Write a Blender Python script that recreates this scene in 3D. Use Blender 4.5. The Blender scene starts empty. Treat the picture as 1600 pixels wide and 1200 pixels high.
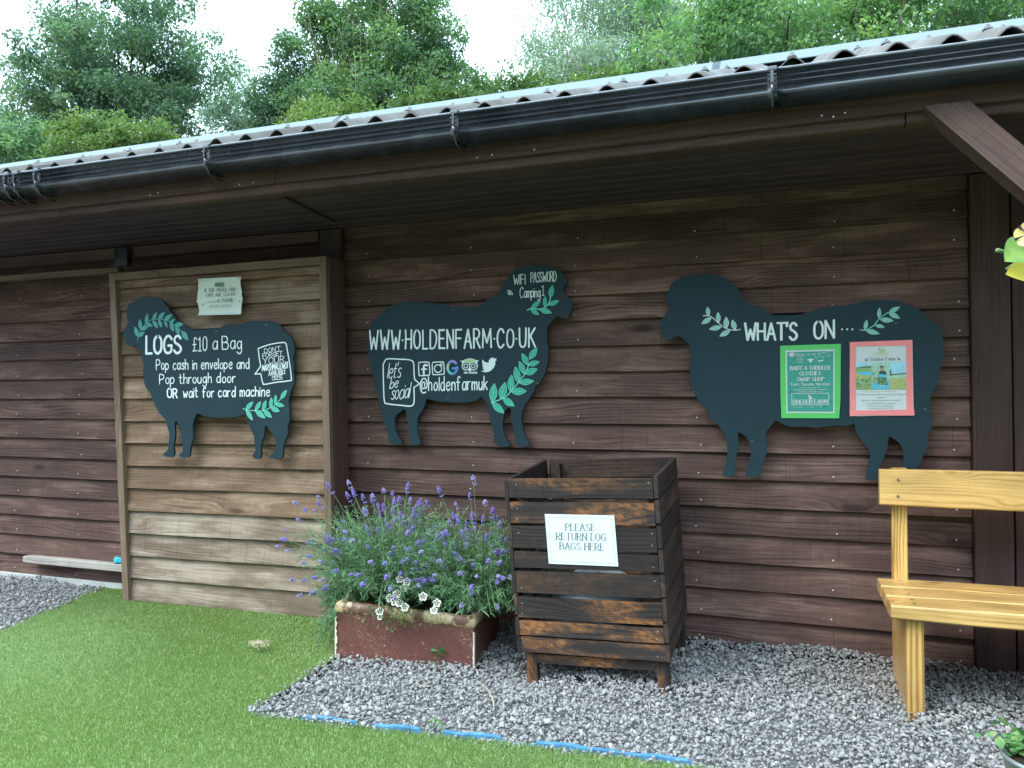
import bpy, bmesh, math, random
import numpy as np
from mathutils import Vector, Matrix
R_ = math.radians
rng = np.random.default_rng(7)
random.seed(7)
scene = bpy.context.scene
COL = scene.collection

# ------------------------------------------------------------------ camera, world, sun
FPX, PSI, PIT, CH, CD = 1215.0, R_(19.66), math.atan(30/1215.0), 1.16, 3.91
cam_d = bpy.data.cameras.new("camera"); cam = bpy.data.objects.new("camera", cam_d); COL.objects.link(cam)
cam_d.sensor_width = 36.0; cam_d.lens = FPX/1600*36.0; cam_d.clip_start = 0.05; cam_d.clip_end = 2000
cF = Vector((-math.sin(PSI)*math.cos(PIT), math.cos(PSI)*math.cos(PIT), math.sin(PIT)))
cR = Vector((math.cos(PSI), math.sin(PSI), 0)); cU = cR.cross(cF)
cam.matrix_world = Matrix(((cR.x, cU.x, -cF.x, 0), (cR.y, cU.y, -cF.y, -CD), (cR.z, cU.z, -cF.z, CH), (0, 0, 0, 1)))
scene.camera = cam
CAM = Vector((0, -CD, CH))

SUN = Vector((-0.55, -0.50, 0.80)).normalized()
w = bpy.data.worlds.new("World"); scene.world = w; w.use_nodes = True
nt = w.node_tree
for n_ in list(nt.nodes): nt.nodes.remove(n_)
out = nt.nodes.new("ShaderNodeOutputWorld"); bg = nt.nodes.new("ShaderNodeBackground")
sky = nt.nodes.new("ShaderNodeTexSky"); sky.sky_type = 'NISHITA'; sky.sun_disc = False
sky.sun_elevation = math.asin(SUN.z); sky.sun_rotation = math.atan2(SUN.x, SUN.y)
sky.dust_density = 3.0; sky.air_density = 1.2; sky.ozone_density = 1.5
tc = nt.nodes.new("ShaderNodeTexCoord")
cl = nt.nodes.new("ShaderNodeTexNoise"); cl.inputs["Scale"].default_value = 2.2; cl.inputs["Detail"].default_value = 5
cr = nt.nodes.new("ShaderNodeMapRange"); cr.inputs[1].default_value = 0.30; cr.inputs[2].default_value = 0.62
cr.inputs[3].default_value = 0.55; cr.inputs[4].default_value = 0.97
mx = nt.nodes.new("ShaderNodeMix"); mx.data_type = 'RGBA'; mx.inputs[7].default_value = (11.6, 15.2, 18.2, 1)
nt.links.new(tc.outputs["Generated"], cl.inputs["Vector"]); nt.links.new(cl.outputs["Fac"], cr.inputs[0])
nt.links.new(cr.outputs[0], mx.inputs[0]); nt.links.new(sky.outputs[0], mx.inputs[6])
sx_ = nt.nodes.new("ShaderNodeSeparateXYZ"); nt.links.new(tc.outputs["Generated"], sx_.inputs[0])
gr = nt.nodes.new("ShaderNodeMapRange"); gr.inputs[1].default_value = 0.0; gr.inputs[2].default_value = 1.0; gr.inputs[3].default_value = 0.28; gr.inputs[4].default_value = 1.85
nt.links.new(sx_.outputs[2], gr.inputs[0])
bk = nt.nodes.new("ShaderNodeMapRange"); bk.interpolation_type = 'SMOOTHSTEP'; bk.inputs[1].default_value = -0.1; bk.inputs[2].default_value = -0.7; bk.inputs[3].default_value = 0.0; bk.inputs[4].default_value = 1.0
lw = nt.nodes.new("ShaderNodeMapRange"); lw.interpolation_type = 'SMOOTHSTEP'; lw.inputs[1].default_value = 0.08; lw.inputs[2].default_value = 0.50; lw.inputs[3].default_value = 0.72; lw.inputs[4].default_value = 0.0  # low sky behind the camera dimmed, added to deepen shade under the eaves
bm_ = nt.nodes.new("ShaderNodeMath"); bm_.operation = 'MULTIPLY'; b1 = nt.nodes.new("ShaderNodeMath"); b1.operation = 'SUBTRACT'; b1.inputs[0].default_value = 1.0; b2 = nt.nodes.new("ShaderNodeMath"); b2.operation = 'MULTIPLY'
nt.links.new(sx_.outputs[1], bk.inputs[0]); nt.links.new(sx_.outputs[2], lw.inputs[0]); nt.links.new(bk.outputs[0], bm_.inputs[0]); nt.links.new(lw.outputs[0], bm_.inputs[1])
nt.links.new(bm_.outputs[0], b1.inputs[1]); nt.links.new(gr.outputs[0], b2.inputs[0]); nt.links.new(b1.outputs[0], b2.inputs[1])
gm = nt.nodes.new("ShaderNodeVectorMath"); gm.operation = 'SCALE'; nt.links.new(mx.outputs[2], gm.inputs[0]); nt.links.new(b2.outputs[0], gm.inputs["Scale"])
nt.links.new(gm.outputs[0], bg.inputs["Color"]); bg.inputs["Strength"].default_value = 0.11
nt.links.new(bg.outputs[0], out.inputs["Surface"])
sl = bpy.data.lights.new("sun", 'SUN'); sl.energy = 1.4; sl.angle = R_(24); sl.color = (1.0, 0.97, 0.91)
so = bpy.data.objects.new("sun", sl); COL.objects.link(so); so.rotation_euler = SUN.to_track_quat('Z', 'Y').to_euler(); so.location = (-6, -8, 12)
scene.view_settings.view_transform = 'Standard'; scene.view_settings.look = 'None'
scene.view_settings.exposure = 1.06; scene.view_settings.gamma = 1.0
scene.render.engine = 'CYCLES'
scene.cycles.max_bounces = 6; scene.cycles.diffuse_bounces = 4; scene.cycles.use_denoising = True

# ------------------------------------------------------------------ photo pixel -> point in the place
def ray(px, py): return cF + cR*((px-800)/FPX) + cU*((600-py)/FPX)
def wp(px, py, Y): r = ray(px, py); return CAM + r*((Y-CAM.y)/r.y)
def wz(px, py, Z): r = ray(px, py); return CAM + r*((Z-CAM.z)/r.z)
def wd_(px, py, d): return CAM + ray(px, py)*d
def wpl(px, py, P, n): r = ray(px, py); return CAM + r*((P-CAM).dot(n)/r.dot(n))
def gz(x): return -0.045*min(1.0, max(0.0, (-0.8-x)/3.2))
def gzv(x): return -0.045*np.clip((-0.8-x)/3.2, 0, 1)

# ------------------------------------------------------------------ objects
def tag(o, label=None, cat=None, group=None, kind=None):
    if label: o["label"] = label
    if cat: o["category"] = cat
    if group: o["group"] = group
    if kind: o["kind"] = kind
    return o
def empty(name, loc=(0, 0, 0), label=None, cat=None, group=None):
    o = bpy.data.objects.new(name, None); COL.objects.link(o); o.location = loc; o.empty_display_size = 0.1
    return tag(o, label, cat, group)
class MB:
    """collects shapes of one part; wd = (along grain, across grain, piece id)"""
    def __init__(s): s.V = []; s.F = []; s.W = []; s.M = []; s.S = []; s.cuts = []
    def add(s, vs, fs, wd=None, mat=0, smooth=False):
        b = len(s.V); s.V += [tuple(v) for v in vs]
        s.W += [tuple(q) for q in (wd if wd is not None else [(v[0], v[2], 0) for v in vs])]
        for f in fs: s.F.append(tuple(b+i for i in f)); s.M.append(mat); s.S.append(smooth)
    def plank(s, o, L, W, T, l, w, t, pid=None, ch=0.003, seg=1, jit=0.0, mat=0):
        o = Vector(o); L = Vector(L); W = Vector(W); T = Vector(T)
        pid = random.uniform(0, 50) if pid is None else pid
        c = min(ch, w*0.3, t*0.3)
        sec = [(c, 0), (w-c, 0), (w, c), (w, t-c), (w-c, t), (c, t), (0, t-c), (0, c)]
        vs, wd = [], []
        l0 = random.uniform(0, 3)
        for i in range(seg+1):
            x = l*i/seg; e = c*0.7 if (i == 0 or i == seg) else 0
            dz = random.uniform(-jit, jit); dt = random.uniform(-jit, jit)*0.5
            for (a, b) in sec:
                a2 = a + (e if a < w/2 else -e) + dz; b2 = b + (e if b < t/2 else -e) + dt
                vs.append(o + L*x + W*a2 + T*b2); wd.append((l0+x, a+b, pid))
        fs = []
        for i in range(seg):
            for k in range(8):
                k2 = (k+1) % 8
                fs.append((i*8+k, i*8+k2, (i+1)*8+k2, (i+1)*8+k))
        fs.append(tuple(range(7, -1, -1))); fs.append(tuple(seg*8+k for k in range(8)))
        if L.cross(W).dot(T) < 0: fs = [f[::-1] for f in fs]
        fs = [f[::-1] for f in fs]
        s.add(vs, fs, wd, mat)
    def box(s, a, b, ch=0.003, pid=None, seg=1, jit=0, mat=0):
        d = [b[i]-a[i] for i in range(3)]
        ax = [Vector((1, 0, 0)), Vector((0, 1, 0)), Vector((0, 0, 1))]
        order = sorted(range(3), key=lambda i: -d[i])
        s.plank(a, ax[order[0]], ax[order[1]], ax[order[2]], d[order[0]], d[order[1]], d[order[2]], pid, ch, seg, jit, mat)
    def tube(s, pts, rad, n=8, mat=0, caps=True, smooth=True, pid=0):
        pts = [Vector(p) for p in pts]; m = len(pts)
        rad = [rad]*m if not hasattr(rad, '__len__') else rad
        vs, wd, fs = [], [], []; prev = None; L = 0
        for i, p in enumerate(pts):
            t = (pts[min(i+1, m-1)]-pts[max(i-1, 0)]).normalized()
            if prev is None: a = t.orthogonal().normalized()
            else: a = (prev - t*prev.dot(t)).normalized()
            prev = a; b = t.cross(a)
            if i: L += (p-pts[i-1]).length
            for k in range(n):
                an = 2*math.pi*k/n
                vs.append(p + (a*math.cos(an)+b*math.sin(an))*rad[i]); wd.append((L, an*rad[i], pid))
        for i in range(m-1):
            for k in range(n):
                k2 = (k+1) % n; fs.append((i*n+k, i*n+k2, (i+1)*n+k2, (i+1)*n+k))
        if caps: fs += [tuple(range(n-1, -1, -1)), tuple((m-1)*n+k for k in range(n))]
        s.add(vs, fs, wd, mat, smooth)
    def lathe(s, c, prof, n=28, mat=0, smooth=True, closed=False):
        vs, fs = [], []; m = len(prof)
        for (r, z) in prof:
            for k in range(n):
                an = 2*math.pi*k/n; vs.append((c[0]+r*math.cos(an), c[1]+r*math.sin(an), c[2]+z))
        for i in range(m-1):
            for k in range(n):
                k2 = (k+1) % n; fs.append((i*n+k, i*n+k2, (i+1)*n+k2, (i+1)*n+k))
        s.add(vs, fs, [(v[0], v[2], 0) for v in vs], mat, smooth)
    def ellip(s, c, r, n=8, m=6, mat=0, rot=None):
        vs, fs = [], []
        for i in range(m+1):
            th = math.pi*i/m
            for k in range(n):
                ph = 2*math.pi*k/n
                v = Vector((r[0]*math.sin(th)*math.cos(ph), r[1]*math.sin(th)*math.sin(ph), r[2]*math.cos(th)))
                if rot: v = rot @ v
                vs.append(Vector(c)+v)
        for i in range(m):
            for k in range(n):
                k2 = (k+1) % n; fs.append((i*n+k, (i+1)*n+k, (i+1)*n+k2, i*n+k2))
        s.add(vs, fs, None, mat, True)
    def mesh(s, name, mats):
        me = bpy.data.meshes.new(name); me.from_pydata(s.V, [], s.F)
        for m in (mats if isinstance(mats, (list, tuple)) else [mats]): me.materials.append(m)
        me.polygons.foreach_set("material_index", s.M); me.polygons.foreach_set("use_smooth", s.S)
        a = me.attributes.new("wd", 'FLOAT_VECTOR', 'POINT'); a.data.foreach_set("vector", np.array(s.W, np.float32).ravel())
        me.update(); return me
    def cut(s): s.cuts.append((len(s.V), len(s.F)))
    def build(s, name, mats, parent=None):
        if len(s.cuts) > 1 or (s.cuts and s.cuts[0][1] > 0):
            cs = sorted(set([(0, 0)]+s.cuts+[(len(s.V), len(s.F))])); r = None
            for (v0, f0), (v1, f1) in zip(cs[:-1], cs[1:]):
                if f1 == f0: continue
                q = MB(); q.V = s.V[v0:v1]; q.W = s.W[v0:v1]; q.F = [tuple(i-v0 for i in f) for f in s.F[f0:f1]]; q.M = s.M[f0:f1]; q.S = s.S[f0:f1]
                r = q.build(name, mats, parent)
            return r
        o = bpy.data.objects.new(name, s.mesh(name, mats)); COL.objects.link(o)
        if parent: o.parent = parent; 
        if parent and parent.location.length > 0: o.matrix_parent_inverse = Matrix.Translation(-parent.location) if parent.parent is None else Matrix()
        return o
def fast(name, V, Fq, mat, parent=None, tint=None, smooth=False):
    V = np.asarray(V, np.float32); Fq = np.asarray(Fq, np.int32); k = Fq.shape[1]
    me = bpy.data.meshes.new(name); me.vertices.add(len(V)); me.vertices.foreach_set("co", V.ravel())
    me.loops.add(Fq.size); me.loops.foreach_set("vertex_index", Fq.ravel())
    me.polygons.add(len(Fq)); me.polygons.foreach_set("loop_start", np.arange(0, Fq.size, k, dtype=np.int32))
    if smooth: me.polygons.foreach_set("use_smooth", np.ones(len(Fq), bool))
    me.materials.append(mat)
    if tint is not None:
        a = me.attributes.new("tint", 'FLOAT', 'POINT'); a.data.foreach_set("value", np.asarray(tint, np.float32))
    me.update(calc_edges=True); me.validate()
    o = bpy.data.objects.new(name, me); COL.objects.link(o)
    if parent:
        o.parent = parent
        if parent.location.length > 0: o.matrix_parent_inverse = Matrix.Translation(-parent.location)
    return o

# ------------------------------------------------------------------ materials
class NT:
    def __init__(s, name):
        s.m = bpy.data.materials.new(name); s.m.use_nodes = True; s.t = s.m.node_tree
        for n in list(s.t.nodes): s.t.nodes.remove(n)
        s.o = s.n("ShaderNodeOutputMaterial")
    def n(s, typ, ins=None, **pr):
        nd = s.t.nodes.new(typ)
        for k, v in pr.items(): setattr(nd, k, v)
        for k, v in (ins or {}).items():
            if isinstance(v, bpy.types.NodeSocket): s.t.links.new(v, nd.inputs[k])
            else: nd.inputs[k].default_value = v
        return nd
    def math(s, op, a, b=0.0, c=0.0): return s.n("ShaderNodeMath", {0: a, 1: b, 2: c}, operation=op).outputs[0]
    def mix(s, f, a, b, bt='MIX'):
        return s.n("ShaderNodeMix", {0: f, 6: a, 7: b}, data_type='RGBA', blend_type=bt).outputs[2]
    def rng(s, v, a, b, c=0.0, d=1.0):
        return s.n("ShaderNodeMapRange", {0: v, 1: a, 2: b, 3: c, 4: d}).outputs[0]
    def noise(s, vec, scale, det=2.0, rough=0.5):
        return s.n("ShaderNodeTexNoise", {"Vector": vec, "Scale": scale, "Detail": det, "Roughness": rough}).outputs["Fac"]
    def xyz(s, x, y, z): return s.n("ShaderNodeCombineXYZ", {0: x, 1: y, 2: z}).outputs[0]
    def bump(s, h, st, d=0.01): return s.n("ShaderNodeBump", {"Strength": st, "Distance": d, "Height": h}).outputs[0]
    def fin(s, col, rough=0.6, spec=0.4, normal=None, **kw):
        ins = {"Base Color": col, "Roughness": rough, "Specular IOR Level": spec}
        if normal is not None: ins["Normal"] = normal
        ins.update(kw)
        b = s.n("ShaderNodeBsdfPrincipled", ins); s.t.links.new(b.outputs[0], s.o.inputs["Surface"]); return s.m
def rgb(*c): return (c[0], c[1], c[2], 1.0)

def wood(name, dark, light, knotc, rough=0.7, spec=0.3, vary=0.35, knots=True, worn=None, wornamt=0.0, saw=0.25, bump=0.35, ringamp=1.0, burn=None, kden=1.0):
    t = NT(name)
    at = t.n("ShaderNodeAttribute", attribute_name="wd"); sp = t.n("ShaderNodeSeparateXYZ", {0: at.outputs["Vector"]})
    l, wv, pid = sp.outputs[0], sp.outputs[1], sp.outputs[2]
    idv = t.math('MULTIPLY', pid, 7.31)
    base = t.xyz(t.math('ADD', l, idv), wv, idv)
    rnd = t.n("ShaderNodeTexWhiteNoise", {"W": pid}, noise_dimensions='1D').outputs["Value"]
    kv = t.n("ShaderNodeTexVoronoi", {"Vector": t.xyz(t.math('MULTIPLY', t.math('ADD', l, idv), 1.6*kden), t.math('MULTIPLY_ADD', wv, 5.0*kden, idv), idv), "Scale": 1.0, "Randomness": 1.0}, feature='F1')
    kd = kv.outputs["Distance"]
    kinf = t.math('POWER', 2.718, t.math('MULTIPLY', t.math('MULTIPLY', kd, kd), -28.0))
    lowv = t.xyz(t.math('MULTIPLY', t.math('ADD', l, idv), 0.9), t.math('MULTIPLY', wv, 6.0), idv)
    low = t.noise(lowv, 1.0, 2.0)
    w2 = t.math('ADD', wv, t.math('ADD', t.math('MULTIPLY', low, t.rng(rnd, 0, 1, 0.05, 0.20)), t.math('MULTIPLY', kinf, 0.05 if knots else 0.0)))
    fine = t.noise(t.xyz(t.math('MULTIPLY', t.math('ADD', l, idv), 2.2), t.math('MULTIPLY', w2, 120.0), idv), 1.0, 4.0, 0.62)
    rings = t.math('SINE', t.math('MULTIPLY', w2, 330.0)); rings = t.rng(rings, -1, 1, 0, 1)
    rings = t.math('MULTIPLY', t.math('POWER', rings, 2.2), t.rng(t.noise(t.xyz(t.math('MULTIPLY', l, 1.3), t.math('MULTIPLY', wv, 5.0), idv), 1.0, 2.0), .38, .62, .15, 1.2))
    g = t.math('ADD', t.math('MULTIPLY', fine, 0.75), t.math('MULTIPLY', rings, 0.32*ringamp))
    g = t.rng(g, 0.25, 0.85)
    col = t.mix(g, rgb(*light), rgb(*dark))
    patch = t.noise(t.xyz(t.math('MULTIPLY', t.math('ADD', l, idv), 2.3), t.math('MULTIPLY', wv, 9.0), idv), 1.0, 4.0, 0.6)
    if worn:
        fw = t.rng(patch, 0.62-0.25*wornamt, 0.72-0.2*wornamt); fw = t.math('MULTIPLY', fw, t.rng(fine, 0.35, 0.6, 1.0, 0.25))
        col = t.mix(t.math('MULTIPLY', fw, wornamt), col, rgb(*worn))
    if burn:
        fb = t.rng(patch, 0.46, 0.60); fb = t.math('MULTIPLY', fb, t.rng(rnd, 0.05, 0.6))
        ob = t.noise(t.xyz(t.math('MULTIPLY', t.math('ADD', l, t.math('MULTIPLY', wv, .8)), 42.0), t.math('MULTIPLY', wv, 60.0), idv), 1.0, 2.0)
        fb = t.math('MULTIPLY', fb, t.rng(ob, 0.36, 0.62, 0.15, 0.85))
        col = t.mix(fb, col, rgb(*burn))
    if knots:
        km = t.rng(kd, 0.07, 0.125, 1.0, 0.0); has = t.rng(t.n("ShaderNodeSeparateColor", {0: kv.outputs["Color"]}).outputs[0], 0.38, 0.42)
        km = t.math('MULTIPLY', km, has)
        kr = t.rng(kd, 0.02, 0.10, 0.25, 1.0)
        col = t.mix(t.math('MULTIPLY', km, 0.85), col, t.mix(kr, rgb(*[c*0.35 for c in knotc]), rgb(*knotc)))
    v = t.rng(rnd, 0, 1, 1-vary, 1+vary); v = t.math('MULTIPLY', v, t.rng(patch, 0.25, 0.75, 0.66, 1.34))
    sawn = t.noise(t.xyz(t.math('MULTIPLY', l, 75.0), t.math('MULTIPLY', wv, 4.0), idv), 1.0, 2.0)
    sl_ = t.math('PINGPONG', t.math('ADD', l, t.math('MULTIPLY', rnd, .1)), 0.062); sl_ = t.rng(sl_, 0.0, 0.0022, 1.0, 0.0)
    sl_ = t.math('MULTIPLY', sl_, t.rng(t.noise(t.xyz(t.math('MULTIPLY', l, 2.0), idv, idv), 1.0, 2), 0.48, 0.58))
    v = t.math('MULTIPLY', v, t.rng(sawn, 0.3, 0.7, 1-saw*0.14, 1+saw*0.14)); v = t.math('MULTIPLY', v, t.math('SUBTRACT', 1.0, t.math('MULTIPLY', sl_, saw*1.6)))
    col = t.mix(1.0, col, t.n("ShaderNodeCombineColor", {0: v, 1: v, 2: v}).outputs[0], 'MULTIPLY')
    h = t.math('ADD', t.math('MULTIPLY', g, -0.7), t.math('MULTIPLY', sawn, 0.12*saw))
    return t.fin(col, t.rng(fine, 0.3, 0.7, rough-0.08, rough+0.1), spec, t.bump(h, bump, 0.004))

def plain(name, col, rough=0.5, spec=0.4, metal=0.0, var=0.12, scale=30.0, bump=0.0, bscale=None):
    t = NT(name); tc = t.n("ShaderNodeTexCoord").outputs["Object"]
    nz = t.noise(tc, scale, 4.0, 0.6); v = t.rng(nz, 0.25, 0.75, 1-var, 1+var)
    c = t.mix(1.0, rgb(*col), t.n("ShaderNodeCombineColor", {0: v, 1: v, 2: v}).outputs[0], 'MULTIPLY')
    nrm = t.bump(t.noise(tc, bscale or scale*4, 3.0), bump, 0.003) if bump else None
    return t.fin(c, t.rng(nz, 0.2, 0.8, max(0.05, rough-0.08), min(1, rough+0.08)), spec, nrm, Metallic=metal)

def leafmat(name, cols, trans=0.35, rough=0.55):
    t = NT(name); a = t.n("ShaderNodeAttribute", attribute_name="tint").outputs["Fac"]
    rp = t.n("ShaderNodeValToRGB", {0: a}); e = rp.color_ramp.elements
    e[0].position = 0; e[0].color = rgb(*cols[0]); e[1].position = 1; e[1].color = rgb(*cols[-1])
    for i, c in enumerate(cols[1:-1]):
        k = e.new((i+1)/(len(cols)-1)); k.color = rgb(*c)
    col = rp.outputs[0]
    p = t.n("ShaderNodeBsdfPrincipled", {"Base Color": col, "Roughness": rough, "Specular IOR Level": 0.35})
    tr = t.n("ShaderNodeBsdfTranslucent", {"Color": t.mix(1.0, col, rgb(1.15, 1.2, 0.75), 'MULTIPLY')})
    ms = t.n("ShaderNodeMixShader", {0: trans, 1: p.outputs[0], 2: tr.outputs[0]})
    t.t.links.new(ms.outputs[0], t.o.inputs["Surface"]); return t.m

M = {}
M['clad'] = wood("brown_stained_wood", (.029, .0150, .0118), (.112, .060, .045), (.036, .018, .013), worn=(.215, .132, .104), wornamt=.5, vary=.36, saw=.45)
M['trimw'] = wood("dark_brown_trim_wood", (.022, .0125, .0105), (.056, .031, .025), (.03, .02, .016), vary=.2, saw=.2)
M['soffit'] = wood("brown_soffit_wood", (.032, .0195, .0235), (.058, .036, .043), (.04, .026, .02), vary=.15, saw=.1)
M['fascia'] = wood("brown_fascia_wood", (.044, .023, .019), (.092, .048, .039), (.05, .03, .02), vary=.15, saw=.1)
M['brace'] = wood("brown_brace_wood", (.052, .030, .026), (.120, .071, .060), (.06, .04, .03), vary=.05, saw=.25)
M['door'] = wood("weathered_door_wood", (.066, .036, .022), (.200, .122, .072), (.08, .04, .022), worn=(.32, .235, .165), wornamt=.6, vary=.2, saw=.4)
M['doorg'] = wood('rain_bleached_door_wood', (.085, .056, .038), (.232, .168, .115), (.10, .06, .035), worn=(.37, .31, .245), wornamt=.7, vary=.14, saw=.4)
M['doorf'] = wood("door_frame_wood", (.085, .056, .036), (.175, .120, .080), (.1, .06, .04), vary=.12, saw=.15)
M['bench'] = wood("varnished_pine", (.33, .165, .038), (.66, .415, .150), (.22, .095, .03), rough=.30, spec=.5, vary=.16, saw=.05, bump=.10, ringamp=2.0, kden=1.7)
M['crate'] = wood("scorched_crate_wood", (.009, .0075, .0072), (.038, .028, .0245), (.02, .014, .01), rough=.72, vary=.25, saw=.5, burn=(.24, .095, .028))
M['crateside'] = wood("scorched_crate_side_wood", (.011, .0085, .008), (.038, .027, .024), (.02, .014, .01), rough=.72, vary=.25, saw=.4, burn=(.09, .05, .032))
M['rail'] = wood("pale_rail_wood", (.26, .23, .20), (.44, .40, .35), (.2, .14, .1), vary=.1)
M['nail'] = plain("galvanised_nail", (.62, .62, .60), .4, .5, .6)
M['chalk'] = plain("dark_board_paint", (.0098, .031, .042), .62, .3, var=.20, scale=4)
M['white'] = plain("white_board_pen", (.70, .78, .76), .6, .3, var=.05)
M['leafg'] = plain("green_board_pen", (.045, .40, .27), .6, .3, var=.10, scale=60)
M['leafp'] = plain("pale_green_board_pen", (.25, .55, .46), .6, .3, var=.10, scale=60)
M['leafd'] = plain("teal_board_pen", (.10, .34, .29), .6, .3, var=.10, scale=60)
M['leafl'] = plain("light_green_board_pen", (.20, .62, .47), .6, .3, var=.05)
M['paper'] = plain("white_paper", (.60, .63, .62), .35, .5, var=.02)
M['papergreen'] = plain("pale_notice_paper", (.56, .62, .53), .35, .5, var=.05, scale=12)
M['ink'] = plain("grey_ink", (.10, .13, .14), .7, .2)
M['inkfaint'] = plain("faint_ink", (.34, .40, .41), .7, .2)
def gutterm():
    t = NT("black_gutter_plastic"); tc = t.n("ShaderNodeTexCoord").outputs["Object"]; n = t.noise(tc, 9, 4, .6)
    return t.fin(t.mix(t.rng(n, .35, .7), rgb(.006, .009, .012), rgb(.016, .024, .030)), t.rng(n, .3, .7, .12, .34), .9, None, **{"Coat Weight": 1.0, "Coat Roughness": .16})
M['gutter'] = gutterm()
M['capgrey'] = plain('grey_screw_cap', (.10, .10, .10), .5, .4)
M['cyan'] = plain("cyan_plastic", (.03, .42, .58), .35, .5)
M['blue'] = plain("blue_edging_paint", (.065, .185, .33), .6, .3, var=.45, scale=30)
M['rust'] = plain("galvanised_metal", (.42, .45, .45), .38, .5, .7, var=.2, scale=15)
M['dark'] = plain("dark_hole", (.01, .01, .01), .8, .1)
M['soil'] = plain("dark_soil", (.030, .022, .016), .95, .1, var=.5, scale=60, bump=.8)
M['sack'] = plain("white_plastic_sack", (.60, .66, .68), .35, .5, var=.12, scale=10, bump=.4, bscale=20)

def concrete():
    t = NT("pale_concrete"); tc = t.n("ShaderNodeTexCoord").outputs["Object"]
    n1 = t.noise(tc, 6, 5, .6); n2 = t.noise(tc, 80, 3)
    c = t.mix(t.rng(n1, .35, .7), rgb(.40, .40, .37), rgb(.55, .56, .53)); return t.fin(c, .85, .2, t.bump(n2, .4, .004))
M['conc'] = concrete()
def rooffc():
    t = NT("fibre_cement_sheet"); tc = t.n("ShaderNodeTexCoord").outputs["Object"]
    n1 = t.noise(tc, 2.2, 6, .7); n2 = t.noise(tc, 40, 4, .6); n3 = t.noise(tc, 14, 3)
    c = t.mix(t.rng(n1, .35, .65), rgb(.095, .088, .08), rgb(.17, .168, .16)); c = t.mix(t.rng(n2, .55, .72, 0, .55), c, rgb(.08, .075, .06))
    c = t.mix(t.rng(n3, .60, .70, 0, .5), c, rgb(.14, .13, .08)); return t.fin(c, .85, .2, t.bump(n2, .35, .004))
M['roof'] = rooffc()
M['ridge'] = plain("pale_ridge_metal", (.085, .125, .14), .5, .4, .0, var=.15, scale=5)
def planterm():
    t = NT("brown_glaze"); tc = t.n("ShaderNodeTexCoord").outputs["Object"]; sp = t.n("ShaderNodeSeparateXYZ", {0: tc})
    big = t.noise(tc, 6.0, 3); fine = t.noise(tc, 150.0, 2.0, .7); md = t.noise(tc, 45.0, 3, .6)
    c = t.mix(t.rng(md, .3, .7), rgb(.118, .042, .032), rgb(.158, .060, .047))
    f = t.math('MULTIPLY', t.rng(fine, .585, .63), t.rng(big, .46, .62)); c = t.mix(f, c, rgb(.56, .40, .27))
    f2 = t.rng(md, .705, .725); c = t.mix(f2, c, rgb(.60, .50, .36))
    return t.fin(c, .5, .4, t.bump(fine, .2, .002))
M['planter'] = planterm()
def rimm():
    t = NT("cream_glaze"); tc = t.n("ShaderNodeTexCoord").outputs["Object"]
    a = t.noise(tc, 13, 4, .6); b = t.noise(tc, 60, 3)
    c = t.mix(t.rng(b, .3, .7), rgb(.40, .28, .14), rgb(.56, .44, .26)); c = t.mix(t.rng(a, .50, .58), c, rgb(.15, .075, .05))
    return t.fin(c, .4, .45, t.bump(b, .2, .003))
M['rim'] = rimm()
M['chip'] = plain("chipped_cream_edge", (.66, .58, .44), .6, .3, var=.2, scale=40)
def stonem():
    t = NT("crushed_stone"); a = t.n("ShaderNodeAttribute", attribute_name="tint").outputs["Fac"]; tc = t.n("ShaderNodeTexCoord").outputs["Object"]
    rp = t.n("ShaderNodeValToRGB", {0: a}); e = rp.color_ramp.elements
    e[0].position = 0; e[0].color = rgb(.165, .160, .152); e[1].position = 1; e[1].color = rgb(.58, .57, .55)
    for p, c in ((.35, (.225, .220, .210)), (.6, (.285, .279, .268)), (.72, (.32, .30, .275)), (.84, (.36, .355, .34)), (.93, (.44, .435, .42))):
        k = e.new(p); k.color = rgb(*c)
    n = t.noise(tc, 120, 4, .65); v = t.rng(n, .25, .75, .75, 1.25)
    c = t.mix(1.0, rp.outputs[0], t.n("ShaderNodeCombineColor", {0: v, 1: v, 2: v}).outputs[0], 'MULTIPLY')
    return t.fin(c, .8, .3, t.bump(n, .4, .002))
M['stone'] = stonem()
M['gravelbase'] = plain("gravel_bed", (.20, .195, .185), .95, .1, var=.4, scale=80, bump=.8)
M['earth'] = plain("earth", (.10, .10, .07), .95, .1, var=.3, scale=2)
M['turfbase'] = plain("turf_backing", (.12, .185, .06), .9, .1, var=.3, scale=60)
M['grass'] = leafmat("turf_blades", [(.18, .285, .085), (.27, .395, .14), (.34, .47, .185), (.40, .49, .24), (.46, .45, .29)], .25, .5)
M['lav'] = leafmat("lavender_leaf", [(.06, .145, .070), (.12, .245, .115), (.185, .325, .165), (.27, .39, .24)], .25)
M['lavfl'] = plain("lavender_flower", (.225, .175, .46), .7, .2, var=.3, scale=120)
M['lavfl2'] = plain("pale_lavender_flower", (.31, .27, .50), .7, .2, var=.3, scale=120)
M['stem'] = plain("green_stem", (.13, .20, .09), .7, .2)
M['petal'] = plain("cream_petal", (.78, .76, .66), .55, .3, var=.05)
M['petaldark'] = plain("dark_petal_mark", (.045, .012, .03), .6, .2)
M['petalyel'] = plain("yellow_petal", (.62, .52, .08), .5, .3)
M['fresh'] = leafmat("bright_leaf", [(.07, .16, .03), (.14, .28, .05), (.22, .36, .07)], .35, .45)
M['straw'] = plain("dry_straw", (.52, .44, .30), .9, .1, var=.3, scale=60)
M['strawb'] = leafmat("pot_leaf", [(.06, .17, .06), (.10, .25, .09), (.16, .32, .11), (.25, .32, .12)], .3, .5)
M['bark'] = plain("grey_bark", (.12, .105, .085), .9, .1, var=.35, scale=12, bump=.6)
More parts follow.
